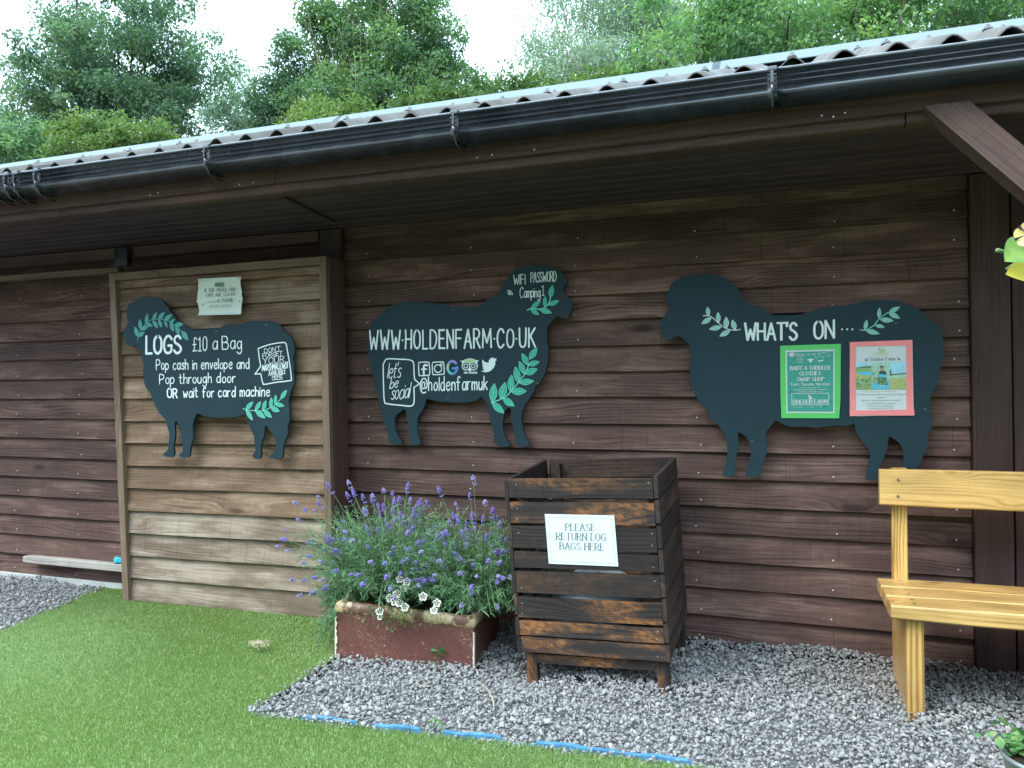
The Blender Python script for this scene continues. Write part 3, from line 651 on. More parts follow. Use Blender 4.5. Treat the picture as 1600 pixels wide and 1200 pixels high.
class Face:
    """a flat painted surface: maps photo pixels to points on it; (e1, e2) are its in-plane axes"""
    def __init__(s, P, n): s.P = Vector(P); s.n = Vector(n).normalized(); s.e1 = Vector((0, 0, 1)).cross(s.n).normalized()*-1; s.e1 = -s.e1 if s.e1.x < 0 else s.e1; s.e2 = Vector((0, 0, 1)); s.k = 0
    def __call__(s, px, py): q = wpl(px, py, s.P, s.n)-s.P; return np.array((q.dot(s.e1), q.dot(s.e2)))
    def lift(s, uv, h): q = s.P+s.e1*float(uv[0])+s.e2*float(uv[1])+s.n*h; return q
def ribbon(mb, fc, pts, wd, mat=0, contrast=0.0, h0=.0012):
    """brush stroke: a strip with round ends lying on the face"""
    P = [np.array(p, float) for p in pts]; m = len(P)
    if m < 2: return
    for i in range(1, m-1):
        a = P[i]-P[i-1]; b = P[i+1]-P[i]
        if np.dot(a, b) < .35*np.linalg.norm(a)*np.linalg.norm(b):
            ribbon(mb, fc, P[:i+1], wd, mat, contrast, h0); ribbon(mb, fc, P[i:], wd, mat, contrast, h0); return
    fc.k += 1; h = h0+(fc.k % 40)*.00003
    L, Rr = [], []
    for i in range(m):
        t = P[min(i+1, m-1)]-P[max(i-1, 0)]; t = t/(np.linalg.norm(t)+1e-9); nn = np.array((-t[1], t[0]))
        ww = wd*.5*(1-contrast*abs(t[0])**1.2)
        if 0 < i < m-1:
            a = P[i]-P[i-1]; b = P[i+1]-P[i]; cs = np.dot(a, b)/((np.linalg.norm(a)*np.linalg.norm(b))+1e-9); ww *= min(1.6, 1/max(.5, math.sqrt(max(.05, (1+cs)/2))))
        L.append(P[i]+nn*ww); Rr.append(P[i]-nn*ww)
    def cap(c, d, r):
        a0 = math.atan2(d[1], d[0]); return [c+r*np.array((math.cos(a0+a), math.sin(a0+a))) for a in np.linspace(-1.2, 1.2, 5)]
    vs = [fc.lift(p, h) for p in L]+[fc.lift(p, h) for p in Rr]
    fs = [(i+m, i+1+m, i+1, i) for i in range(m-1)]
    for (c, d, i, rev) in ((P[0], P[0]-P[1], 0, 1), (P[-1], P[-1]-P[-2], m-1, 0)):
        d = d/(np.linalg.norm(d)+1e-9); r = np.linalg.norm(L[i]-Rr[i])*.5; b = len(vs); vs += [fc.lift(q, h) for q in cap(c, d, r)]
        arc = list(range(b, b+5)); fs.append(tuple(([i+m]+arc+[i]) if not rev else ([i]+arc+[i+m])))
    fs2 = []
    for f in fs:
        a, b_, c = Vector(vs[f[0]]), Vector(vs[f[1]]), Vector(vs[f[2]])
        nrm = Vector((0, 0, 0))
        for q in range(1, len(f)-1): nrm += (Vector(vs[f[q]])-a).cross(Vector(vs[f[q+1]])-a)
        fs2.append(f if nrm.dot(fc.n) > 0 else f[::-1])
    mb.add(vs, fs2, None, mat)
def text(mb, fc, s, bl, br, cap, wpx, mat=0, serif=False, jit=.02, space=.42, gap=.17, slant=0.0, ppm=None):
    """letters written from pixel bl to pixel br on the face; cap = capital height in px"""
    x = 0; items = []; mb.cut()
    for ch in s:
        if ch == ' ': x += space; continue
        gw = gwidth(ch); items.append((ch, x)); x += gw+gap
    tot = x-gap
    B0, B1 = fc(*bl), fc(*br); up = fc(bl[0], bl[1]-cap)-B0; up2 = fc(br[0], br[1]-cap)-B1
    sc = np.linalg.norm(up)/cap; wd = wpx*sc*(.80 if wpx < 3.5 else .84)
    for ch, x0 in items:
        dx, dy, rot = random.uniform(-jit, jit), random.uniform(-jit, jit), random.uniform(-jit, jit)*1.5; hs = 1+random.uniform(-jit, jit)*1.6
        def mp(p):
            v = p[1]*hs+dy; u = (x0+p[0]+dx+rot*v+slant*v)/tot
            return B0+(B1-B0)*u+(up+(up2-up)*min(1, max(0, u)))*v
        for st, sm in glyph(ch):
            P = [mp(p) for p in st]
            if not sm and not serif and len(P) == 2 and np.linalg.norm(P[1]-P[0]) > 3*wd:
                mid = (P[0]+P[1])/2+np.random.default_rng(fc.k).normal(size=2)*wd*.12; P = smooth_line([P[0], mid, P[1]], False, 3)
            if serif:
                ribbon(mb, fc, P, wd, mat, .62)
                if not sm:
                    for e in ((st[0], st[1]), (st[-1], st[-2])):
                        if abs(e[0][1]-e[1][1]) > .3 and (e[0][1] < .08 or e[0][1] > .92 or abs(e[0][1]-.6) < .03):
                            c = np.array(e[0]); ribbon(mb, fc, [mp(c+np.array((-.11, 0))), mp(c+np.array((.11, 0)))], wd*.45, mat)
            else: ribbon(mb, fc, P, wd*random.uniform(.92, 1.08), mat)
def poly(mb, fc, pts, mat=0, h=.0010):
    fc.k += 1; h = h+(fc.k % 40)*.00003
    vs = [fc.lift(fc(*p), h) for p in pts]; a = Vector((0, 0, 0))
    for i in range(1, len(vs)-1): a += (vs[i]-vs[0]).cross(vs[i+1]-vs[0])
    f = tuple(range(len(vs))); mb.add(vs, [f if a.dot(fc.n) > 0 else f[::-1]], None, mat)
def line(mb, fc, pts, wpx, mat=0, sm=True, closed=False, h0=.0012):
    P = [fc(*p) for p in pts]; sc = np.linalg.norm(fc(pts[0][0], pts[0][1]-20)-fc(*pts[0]))/20
    ribbon(mb, fc, smooth_line(P, closed) if sm else (P+[P[0]] if closed else P), wpx*sc, mat, h0=h0)
class Crop:
    def __init__(s, ox, oy, k): s.o = (ox, oy); s.k = k
    def __call__(s, *p):
        if len(p) == 2 and not hasattr(p[0], '__len__'): return (s.o[0]+p[0]/s.k, s.o[1]+p[1]/s.k)
        return [(s.o[0]+a/s.k, s.o[1]+b/s.k) for a, b in p[0]]
def P_(s): return [tuple(float(v) for v in q.split(',')) for q in s.split()]
def leaf(mb, fc, b, t, wf=.30, mat=0, vein=1, vw=1.0):
    B, T = fc(*b), fc(*t); d = T-B; n = np.array((-d[1], d[0]))
    prof = [(0, 0), (.15, .55), (.35, .95), (.5, 1), (.7, .78), (.88, .36), (1, 0)]
    L = [B+d*a+n*wf*.5*c for a, c in prof]; Rr = [B+d*a-n*wf*.5*c for a, c in prof[1:-1]]
    fc.k += 1; h = .0011+(fc.k % 40)*.00003
    vs = [fc.lift(p, h) for p in L]+[fc.lift(p, h) for p in Rr]
    f = list(range(7))+list(range(11, 6, -1)); a = Vector((0, 0, 0))
    for i in range(1, len(f)-1): a += (vs[f[i]]-vs[f[0]]).cross(vs[f[i+1]]-vs[f[0]])
    mb.add(vs, [tuple(f) if a.dot(fc.n) > 0 else tuple(f[::-1])], None, mat)
    sc = np.linalg.norm(d)
    ribbon(mb, fc, L+Rr[::-1]+[B], sc*.045*vw, vein, h0=.0024); ribbon(mb, fc, [B+d*.05, B+d*.8], sc*.04*vw, vein, h0=.0024)
def cutout(name, label, pts, Y, thick, parent=None):
    P = [wp(px, py, Y) for px, py in pts]
    P = [Vector((a[0], Y, a[1])) for a in smooth_line([(q.x, q.z) for q in P], True, 2)[:-1]]
    n = len(P); vs = list(P)+[Vector((p.x, Y+thick, p.z)) for p in P]
    area = sum(P[i].x*P[(i+1) % n].z-P[(i+1) % n].x*P[i].z for i in range(n))
    f = tuple(range(n)) if area > 0 else tuple(range(n-1, -1, -1))
    m = MB(); m.add(vs, [f, tuple(n+i for i in f[::-1])]+[((i+1) % n, i, n+i, n+(i+1) % n) if area > 0 else (i, (i+1) % n, n+(i+1) % n, n+i) for i in range(n)])
    o = m.build(name, M['chalk'], parent); tag(o, label, "sign", "sheep shaped chalkboards"); return o

# sheep board on the door
C1 = Crop(170, 420, 3.748)
S1 = C1(P_("105,245 112,215 135,200 165,180 200,167 240,163 285,168 310,182 335,210 355,240 370,265 385,275 400,300 425,318 445,330 465,345 490,357 540,357 600,352 650,347 665,335 690,325 735,322 780,322 800,312 850,305 900,305 950,305 985,320 1015,345 1030,370 1055,385 1075,415 1085,450 1088,490 1078,520 1085,560 1080,600 1088,635 1085,670 1070,710 1060,740 1052,775 1058,810 1058,850 1058,890 1045,920 1050,950 1045,975 1030,1010 1020,1050 1020,1085 1010,1110 985,1118 965,1112 945,1108 948,1092 968,1075 975,1040 975,1005 968,985 955,960 935,940 920,915 912,935 912,960 905,990 895,1020 890,1050 892,1085 888,1110 870,1115 845,1108 843,1090 858,1065 855,1030 852,1000 848,975 835,950 825,930 815,905 805,870 795,852 770,862 720,870 650,872 600,868 550,860 520,845 510,860 495,895 490,930 495,965 492,1000 478,1040 475,1075 468,1100 445,1106 415,1100 413,1085 430,1070 435,1045 430,1010 425,985 430,960 420,930 405,900 388,895 385,930 388,960 385,1000 378,1040 382,1070 378,1095 360,1103 320,1095 322,1080 345,1060 350,1020 355,980 350,950 340,915 330,885 300,850 275,810 265,780 250,745 235,720 215,690 205,660 207,640 200,610 205,570 195,530 192,500 185,480 170,465 160,445 140,455 115,448 98,430 95,410 82,395 82,375 95,355 103,330 115,315 105,290 103,265"))
Y1 = -.268
sh1 = cutout("sheep_sign", "dark sheep shaped board on the pale door, priced LOGS in white", S1, Y1, .014)
F1 = Face((-3.2, Y1, 1.0), (0, -1, 0))
T1 = Crop(215, 510, 8.649)
m = MB(); text(m, F1, "LOGS", T1(118, 368), T1(588, 358), 232/8.649, 40/8.649, jit=.01)
text(m, F1, "£10", T1(750, 335), T1(940, 328), 188/8.649, 17/8.649); text(m, F1, "a Bag", T1(1015, 308), T1(1410, 305), 172/8.649, 19/8.649, space=.3)
m.build("lettering", M['white'], sh1)
m = MB(); text(m, F1, "Pop cash in envelope and", T1(258, 585), T1(1508, 568), 135/8.649, 17/8.649); text(m, F1, "Pop through door", T1(300, 775), T1(1325, 758), 130/8.649, 17/8.649)
text(m, F1, "OR", T1(402, 962), T1(535, 962), 122/8.649, 26/8.649); text(m, F1, "wait for card machine", T1(622, 960), T1(1785, 940), 132/8.649, 19/8.649); m.build("lettering", M['white'], sh1)
B1 = Crop(380, 520, 8.571)
m = MB(); line(m, F1, B1(P_("202,213 270,185 400,148 540,130 575,145 592,220 630,450 648,610 632,640 450,662 292,690 265,668 238,548")), 15/8.571); line(m, F1, B1(P_("238,548 160,553 236,447 216,330 202,213")), 15/8.571, sm=False)
for s, a, b, h, w_ in (("DON'T", (287, 272), (497, 235), 58, 9), ("FORGET", (262, 342), (525, 303), 60, 10), ("YOUR", (268, 420), (552, 388), 78, 11), ("MARSHMALLOWS!", (258, 512), (598, 468), 78, 13), ("AVAILABLE", (345, 575), (570, 545), 62, 11), ("HERE", (390, 615), (528, 598), 42, 9)):
    text(m, F1, s, B1(*a), B1(*b), h/8.571, w_/8.571)
line(m, F1, B1(P_("392,632 528,618")), 9/8.571, sm=False); m.build("speech_bubble", M['white'], sh1)
def sprig(parent, fc, cr_, stem, leaves, mats, wf, sw, vw=1.0):
    m = MB(); line(m, fc, cr_(stem), sw, 1)
    for b, t in leaves: leaf(m, fc, cr_(*b), cr_(*t), wf*random.uniform(.9, 1.1), 0, 1, vw)
    m.build("leaf_sprig", mats, parent)
def LV(s): return [tuple(tuple(float(v) for v in e.split(',')) for e in q.split('>')) for q in s.split()]
sprig(sh1, F1, Crop(190, 470, 13.333), P_("340,830 350,760 400,620 480,510 600,410 680,385 780,380 900,400 1020,440 1110,510 1200,590 1270,650"),
      LV("350,745>280,540 350,745>490,650 405,600>385,385 405,600>575,530 505,470>550,270 520,470>650,530 650,400>740,245 655,410>765,570 770,390>900,240 775,395>850,555 895,400>1060,290 900,410>960,560 1020,445>1125,385 1020,450>1090,640 1110,510>1290,485 1125,530>1210,705 1255,635>1395,820"), [M['leafd'], M['leafd']], .40, 1.3, 1.0)
sprig(sh1, F1, B1, P_("0,1015 40,1030 170,1045 270,1040 370,1000 430,960 510,880"),
      LV("40,1025>135,925 45,1035>130,1168 165,1040>240,922 170,1045>298,1140 265,1035>310,908 275,1040>385,1130 370,1000>385,868 370,1000>487,1050 430,955>440,832 435,955>550,978 505,885>587,768"), [M['leafg'], M['leafl']], .38, 1.0, 1.0)

# middle sheep board
C2 = Crop(500, 390, 3.636); C2h = Crop(760, 400, 10.0)
S2 = C2(P_("345,365 385,330 440,303 500,295 540,293 570,303 620,303 680,305 710,318 750,322 830,325 900,322 925,310 950,282")) + C2h(P_("60,660 150,610 205,580 240,500 290,400 330,345 365,300 410,250 480,195 600,160 750,148 900,152 1020,170 1120,205 1180,260 1215,320 1255,370 1258,420 1212,490 1185,532 1230,580 1300,660 1350,740 1340,800 1310,870 1280,950 1250,980 1190,975 1130,950 1080,955 1030,1020 980,1070 952,1120")) + C2(P_("1295,440 1290,480 1290,520 1300,560 1295,600 1295,640 1285,670 1280,700 1260,740 1245,755 1225,770 1220,800 1200,830 1180,860 1160,890 1150,920 1145,960 1150,1000 1155,1030 1165,1060 1185,1090 1190,1112 1165,1120 1140,1118 1120,1105 1105,1085 1105,1050 1095,1000 1085,960 1085,905 1068,900 1050,920 1040,960 1038,1000 1045,1040 1055,1070 1075,1095 1078,1112 1050,1122 1020,1118 1000,1105 985,1085 990,1050 980,1010 965,970 960,920 950,880 930,850 915,835 900,850 870,862 820,870 780,868 700,865 650,858 605,848 600,870 585,905 570,930 555,955 552,1000 555,1040 565,1070 572,1090 570,1105 545,1112 520,1108 508,1095 512,1060 505,1020 498,980 490,930 478,905 460,920 430,945 425,975 430,1020 440,1050 460,1085 465,1102 440,1110 410,1105 390,1090 385,1050 375,1010 355,970 348,930 335,890 330,840 320,800 310,740 295,700 288,660 278,620 272,560 280,500 275,460 285,430 305,405 325,385"))
Y2 = -.046
sh2 = cutout("sheep_sign", "dark sheep shaped board facing right with white web address across its body", S2, Y2, .014)
F2 = Face((-1.7, Y2, 1.0), (0, -1, 0)); K2 = Crop(570, 500, 5.714); k2 = 5.714
m = MB(); text(m, F2, "WWW·HOLDENFARM·CO·UK", K2(45, 262), K2(1522, 240), 165/k2, 19/k2, jit=.012, gap=.25); m.build("lettering", M['white'], sh2)
m = MB(); line(m, F2, K2(P_("165,400 185,358 215,346 310,350 400,356 435,382 440,460 445,530")), 11/k2); line(m, F2, K2(P_("445,530 490,570 440,602")), 10/k2, sm=False); line(m, F2, K2(P_("440,602 440,735 410,768 330,762 205,748 176,722 168,560 165,400")), 11/k2)
text(m, F2, "let's", K2(203, 520), K2(318, 512), 135/k2, 9/k2, slant=.25, gap=.08); text(m, F2, "be", K2(222, 612), K2(292, 600), 90/k2, 9/k2, slant=.25, gap=.1); text(m, F2, "social", K2(235, 712), K2(395, 692), 128/k2, 9/k2, slant=.25, gap=.08); m.build("speech_bubble", M['white'], sh2)
m = MB(); text(m, F2, "@holdenfarmuk", K2(495, 632), K2(1095, 620), 118/k2, 13/k2, gap=.2); m.build("lettering", M['white'], sh2)
# social icons
m = MB(); line(m, F2, K2(P_("482,388 500,378 560,376 576,390 580,480 565,493 500,497 486,486")), 10/k2, closed=True); line(m, F2, K2(P_("558,405 540,402 528,418 528,482")), 19/k2); line(m, F2, K2(P_("508,440 552,438")), 13/k2, sm=False); m.build("icon", M['white'], sh2)
m = MB(); line(m, F2, K2(P_("605,388 625,378 690,374 705,388 710,470 695,484 625,488 608,476")), 10/k2, closed=True); line(m, F2, K2([(655+32*math.cos(a), 434+34*math.sin(a)) for a in np.linspace(0, 2*math.pi, 13)[:-1]]), 10/k2, closed=True); line(m, F2, K2([(684+8*math.cos(a), 397+8*math.sin(a)) for a in np.linspace(0, 2*math.pi, 9)[:-1]]), 7/k2, closed=True); m.build("icon", M['white'], sh2)
GM = [plain("violet_pen", (.30, .25, .62), .6), plain("lime_pen", (.38, .60, .28), .6), plain("turquoise_pen", (.10, .50, .50), .6), plain("blue_pen", (.10, .26, .62), .6)]
m = MB()
for i, (a0, a1) in enumerate(((-40, -150), (-150, -205), (-205, -275), (-275, -362))):
    line(m, F2, K2([(783+42*math.cos(R_(a)), 424+56*math.sin(R_(a))) for a in np.linspace(a0, a1, 8)]), 22/k2, i)
line(m, F2, K2(P_("786,432 830,430")), 20/k2, 3, sm=False); m.build("icon", GM, sh2)
m = MB(); OW = [M['white'], plain("olive_pen", (.42, .58, .30), .6), M['chalk']]
poly(m, F2, K2(P_("852,365 880,362 905,348 940,342 975,350 1000,362 1022,356 1004,378 1012,410 1000,440 975,452 955,445 940,465 922,445 900,452 876,440 866,410 872,380")), 0, .0010)
poly(m, F2, K2(P_("882,372 905,350 940,344 975,354 994,372 960,378 940,392 915,378")), 1, .0026)
for cx in (906, 973):
    for r, mt, hh in ((29, 2, .0040), (20, 0, .0055), (12, 2, .0070)):
        poly(m, F2, K2([(cx+r*math.cos(a), 411+r*math.sin(a)) for a in np.linspace(0, 2*math.pi, 17)[:-1]]), mt, hh)
text(m, F2, "TRIP ADVISOR", K2(885, 479), K2(1003, 478), 15/k2, 5/k2, jit=.01); m.build("icon", OW, sh2)
m = MB(); poly(m, F2, K2(P_("1050,352 1072,375 1108,383 1108,360 1125,340 1148,336 1162,346 1180,342 1170,354 1180,358 1165,368 1166,395 1150,430 1118,458 1080,468 1040,458 1070,446 1050,428 1062,424 1046,402 1060,402 1048,380"))); m.build("icon", M['white'], sh2)
m = MB(); text(m, F2, "WIFI", C2h(428, 445), C2h(608, 438), 150/10, 15/10, jit=.02); text(m, F2, "PASSWORD", C2h(697, 415), C2h(1090, 392), 152/10, 15/10, gap=.12); text(m, F2, "Camping", C2h(525, 652), C2h(842, 640), 160/10, 14/10, gap=.1); text(m, F2, "1", C2h(868, 616), C2h(908, 616), 155/10, 13/10)
m.cut()
for r in (22, 45, 70): line(m, F2, C2h([(338+r*math.sin(a), 608-r*math.cos(a)) for a in np.linspace(.0, 1.5, 5)]), 13/10)
m.build("lettering", M['white'], sh2)
sprig(sh2, F2, C2h, P_("640,850 700,820 820,830 900,810 970,750 1005,650"), LV("1000,650>1035,460 915,795>920,630 705,815>842,708 695,830>822,918 830,830>1018,888 970,765>1138,700"), [M['leafg'], M['leafl']], .40, 1.6, .7)
sprig(sh2, F2, K2, P_("1130,740 1250,690 1310,630 1370,560 1430,480 1470,390"), LV("1140,735>1158,568 1140,740>1244,830 1215,705>1256,558 1235,700>1335,768 1300,640>1312,492 1310,640>1444,635 1375,560>1345,418 1380,560>1510,545 1425,480>1380,368 1430,480>1542,438 1460,405>1403,298 1460,400>1560,374 1470,350>1540,248"), [M['leafg'], M['leafl']], .42, 1.6, .7)

# right sheep board
Q2, Q3, Q4, Q5 = Crop(1020, 420, 6.6667), Crop(1060, 590, 6.6667), Crop(1290, 450, 8.0), Crop(1300, 600, 8.0)
S3 = Q2(P_("180,185 200,150 260,110 320,85 400,70 480,55 560,50 640,60 720,85 800,130 860,180 910,240 950,310 990,350 1060,380 1130,405 1200,450 1250,480 1400,482 1550,474")) + Q4(P_("-100,258 0,240 200,225 380,195 480,165 600,152 750,150 850,155 960,180 1050,210 1130,240 1200,290 1260,350 1320,410 1380,455 1430,510 1465,570 1465,650 1470,750 1480,850 1465,930 1440,990 1430,1060 1420,1130")) + Q5(P_("1310,0 1300,30 1260,100 1240,150 1220,210 1225,280 1220,350 1240,420 1250,480 1240,560 1205,620 1195,700 1190,760 1170,850 1140,900 1120,960 1080,1020 1060,1060 1050,1110 1045,1165 1000,1172 930,1160 905,1140 915,1100 905,1060 870,1040 890,960 890,880 885,830 850,750 790,700 720,655 705,690 700,740 680,830 660,890 640,950 600,1010 580,1060 570,1120 560,1190 500,1205 430,1198 415,1180 430,1150 435,1100 450,1020 470,950 480,890 460,820 420,770 370,700 330,650 300,600 290,550 280,490 240,510 180,530 130,525 90,515 30,520")) + Q3(P_("1500,515 1440,525 1380,518 1300,508 1240,515 1180,515 1120,500 1060,470 1010,450 985,480 950,520 920,560 910,600 920,660 930,700 920,770 900,840 870,920 865,980 850,1015 830,1032 750,1035 700,1020 695,1000 720,960 720,910 750,850 755,780 745,720 735,680 710,625 670,590 625,570 622,620 628,680 620,750 600,830 590,900 590,1000 575,1025 520,1027 460,1015 460,990 490,940 500,870 512,780 505,700 500,640 480,590 450,540 400,480 350,440 325,400 300,340 250,290 200,220 185,190 150,130 135,90 130,40")) + Q2(P_("390,1130 385,1060 395,980 390,880 380,800 360,770 320,730 270,700 220,715 185,740 150,730 110,700 90,650 65,600 70,560 100,520 130,470 160,420 185,385 160,365 140,340 135,300 145,270 165,230"))
Y3 = -.046
sh3 = cutout("sheep_sign", "largest dark sheep shaped board, headed WHAT'S ON above two framed posters", S3, Y3, .014)
F3 = Face((0, Y3, 1.0), (0, -1, 0))
m = MB(); text(m, F3, "WHAT'S", Q2(965, 742), Q2(1500, 735), 172/6.667, 28/6.667, jit=.012); text(m, F3, "ON", (1272, 529.5), (1303, 527.5), 27, 4.2, jit=.01)
m.cut()
for x in (205, 270, 335): poly(m, F3, Q4([(x+12*math.cos(a), 517+12*math.sin(a)) for a in np.linspace(0, 2*math.pi, 11)[:-1]]))
m.build("lettering", M['white'], sh3)
sprig(sh3, F3, Q2, P_("525,490 600,495 690,570 770,625 860,640 910,630"), LV("580,490>570,400 610,512>510,573 685,560>680,453 715,605>590,630 765,622>765,503 803,645>698,702 860,638>828,533"), [M['leafp'], M['white']], .42, 1.2, .8)
sprig(sh3, F3, Q4, P_("430,522 500,525 600,470 670,385 780,305"), LV("490,525>515,398 500,530>672,572 615,465>737,490 665,380>672,248 680,392>848,412 790,305>927,238 785,310>927,380"), [M['leafp'], M['leafp']], .36, 1.4, .7)

for par, fc, pts in ((sh1, F1, ((338, 519), (416, 508), (249, 560), (448, 640), (330, 650))), (sh2, F2, ((707, 484), (610, 545), (840, 600), (700, 622))), (sh3, F3, ((1126, 500), (1400, 505), (1175, 690), (1445, 640)))):
    for x, y in pts:
        q = fc(x, y); m = MB(); m.add([fc.lift(q+.0042*np.array((math.cos(a), math.sin(a))), .0016) for a in [k*math.pi/5 for k in range(10)]]+[fc.lift(q, .0028)], [(k, (k+1) % 10, 10) for k in range(10)])
        m.build("screw", M['gutter'], par)
# ------------------------------------------------------------------ notices
def panel(fc, pts, thick, name, mat, parent=None, h=0.0):
    vs = [fc.lift(fc(*p), h+thick) for p in pts]+[fc.lift(fc(*p), h) for p in pts]; n = len(pts); a = Vector((0, 0, 0))
    for i in range(1, n-1): a += (vs[i]-vs[0]).cross(vs[i+1]-vs[0])
    f = tuple(range(n)); fs = [f, tuple(n+i for i in f[::-1])]+[((i+1) % n, i, n+i, n+(i+1) % n) for i in range(n)]
    if a.dot(fc.n) < 0: fs = [q[::-1] for q in fs]
    m = MB(); m.add(vs, fs); return m.build(name, mat, parent)
PC = Crop(1190, 520, 6.154); pk = 6.154
M['pgreen'] = plain("bright_green_card", (.10, .52, .13), .35, .5, var=.04); M['pteal'] = plain("teal_print", (.045, .30, .23), .3, .5, var=.06); M['pink'] = plain("coral_pink_card", (.88, .25, .25), .4, .5, var=.06, scale=12)
FG = Face((0, Y3-.003, 1.0), (0, -1, 0))
po = panel(FG, PC(P_("178,125 762,106 758,640 745,822 190,820 182,600")), .003, "poster", M['pgreen'])
tag(po, "green bordered poster for a baby clothes swap shop, hung left of the pink one", "poster", "posters on the right sheep board")
FG2 = Face((0, Y3-.0062, 1.0), (0, -1, 0))
panel(FG2, PC(P_("230,172 703,160 700,772 238,770")), .0012, "white_border", M['paper'], po); FG3 = Face((0, Y3-.0076, 1.0), (0, -1, 0))
panel(FG3, PC(P_("244,186 690,174 688,758 250,757")), .0010, "print_sheet", M['pteal'], po)
FT = Face((0, Y3-.0087, 1.0), (0, -1, 0)); m = MB()
for s, a, b, h, w_ in (("BABY & TODDLER", (278, 357), (658, 352), 36, 10), ("CLOTHES", (366, 409), (570, 405), 34, 10), ("SWAP SHOP", (342, 463), (600, 460), 34, 10), ("HOLDEN FARM", (308, 681), (632, 677), 36, 10)):
    text(m, FT, s, PC(*a), PC(*b), h/pk, w_/pk, serif=True, jit=0, gap=.22)
text(m, FT, "Every Thursday 9am-12pm", PC(286, 506), PC(655, 503), 24/pk, 4.5/pk, jit=0, gap=.14)
def scribble(mb, fc, cr_, x0, x1, y0, y1, h, wpx, mat=0, gapp=.22):
    x = x0
    while x < x1:
        l_ = random.uniform(8, 34); xe = min(x1, x+l_); yy = y0+(y1-y0)*(x-x0)/(x1-x0)
        n = max(3, int((xe-x)/4)); line(mb, fc, cr_([(x+(xe-x)*i/n, yy-(h if i % 2 else 0)*random.uniform(.3, 1)) for i in range(n+1)]), wpx, mat, sm=False)
        x = xe+random.uniform(4, 9)
m.cut(); scribble(m, FT, PC, 358, 568, 531, 529, 6, 2.5/pk); scribble(m, FT, PC, 300, 640, 550, 547, 7, 3.0/pk); scribble(m, FT, PC, 345, 585, 570, 566, 6, 2.8/pk)
m.cut(); line(m, FT, PC(P_("290,584 646,580 646,690 292,692")), 5/pk, sm=False, closed=True)
poly(m, FT, PC(P_("438,594 460,600 474,616 496,626 484,632 466,640 446,634 462,628 452,612")))
m.cut(); line(m, FT, PC(P_("290,192 350,205 440,208 520,202 600,188 662,180")), 3/pk)
for x, y in ((345, 203), (395, 207), (450, 208), (505, 203), (555, 197), (600, 189)): poly(m, FT, PC([(x-8, y-2), (x+8, y-2), (x, y+13)]))
poly(m, FT, PC(P_("440,252 500,248 498,262 485,264 480,284 462,284 458,266 440,264"))); poly(m, FT, PC(P_("540,268 596,258 592,270 560,278 542,276"))); line(m, FT, PC(P_("505,215 530,240 560,215 590,240 602,220")), 3/pk); line(m, FT, PC(P_("630,200 640,228 656,222 652,196")), 3/pk)
for i in range(6): line(m, FT, PC([(335+i*2, 218+i*14), (405-i*2, 215+i*14)]), 3/pk, sm=False)
for i in range(26):
    x, y = random.uniform(265, 670), random.uniform(696, 725); poly(m, FT, PC([(x-3, y), (x, y-4), (x+3, y), (x, y+4)]))
m.build("lettering", M['paper'], po)
m = MB(); poly(m, FT, PC([(290+28*math.cos(a)+3*math.sin(5*a), 210+22*math.sin(a)) for a in np.linspace(0, 2*math.pi, 15)[:-1]])); m.build("pink_rosette", plain("pale_pink_print", (.62, .48, .60), .4), po)
# pink framed poster
pp = panel(FG, PC(P_("850,90 1450,70 1460,700 1466,795 852,802 846,500")), .002, "poster", M['paper']); tag(pp, "white poster of farm photos in a coral pink taped frame", "poster", "posters on the right sheep board")
FP = Face((0, Y3-.0052, 1.0), (0, -1, 0))
for pts in ("848,92 908,88 905,800 848,800", "1388,72 1448,68 1456,796 1392,796", "846,90 1450,68 1450,122 846,132", "846,748 1466,738 1470,790 1400,796 910,792 850,804"):
    panel(FP, PC(P_(pts)), .0015+.0004*random.random()+.0006*(pts[0] == '8'), "tape_strip", M['pink'], pp)
M['psky'] = plain("print_sky_blue", (.34, .62, .74), .4); M['pfield'] = plain("print_field_green", (.24, .40, .14), .4, var=.25, scale=90); M['pstraw'] = plain("print_straw", (.42, .44, .18), .4, var=.3, scale=120); M['pblue'] = plain("print_pool_blue", (.10, .50, .66), .4); M['pdark'] = plain("print_dark", (.05, .09, .08), .4); M['pmint'] = plain("print_mint", (.36, .58, .46), .4, var=.2, scale=100); M['phill'] = plain("print_hill", (.10, .20, .10), .4); M['pskin'] = plain("print_skin", (.50, .34, .24), .4)
prm = [M['psky'], M['pfield'], M['pstraw'], M['pblue'], M['pdark'], M['pmint'], M['phill'], M['pskin'], M['paper']]
FQ = Face((0, Y3-.0054, 1.0), (0, -1, 0)); m = MB()
poly(m, FQ, PC(P_("908,286 1055,284 1055,544 908,545")), 8, .0004); poly(m, FQ, PC(P_("908,290 1055,288 1055,318 1000,320 908,335")), 0, .002); poly(m, FQ, PC(P_("908,335 1000,320 1055,318 1055,336 908,344")), 6, .002); poly(m, FQ, PC(P_("908,344 1055,336 1055,370 908,384")), 1, .002)
poly(m, FQ, PC(P_("922,378 1055,370 1055,412 940,400")), 3, .0035); poly(m, FQ, PC(P_("908,384 922,380 940,402 1055,414 1055,430 908,440")), 2, .002); poly(m, FQ, PC(P_("908,440 1055,430 1055,544 908,545")), 1, .002)
for i in range(60):
    x, y = random.uniform(914, 1048), random.uniform(440, 538); r = random.uniform(3, 8); poly(m, FQ, PC([(x+r*math.cos(a), y+r*math.sin(a)) for a in (0, 1.2, 2.5, 3.8, 5)]), random.choice((2, 4, 8, 6, 5)), .0035)
poly(m, FQ, PC(P_("1060,284 1229,281 1229,542 1060,544")), 5, .0004)
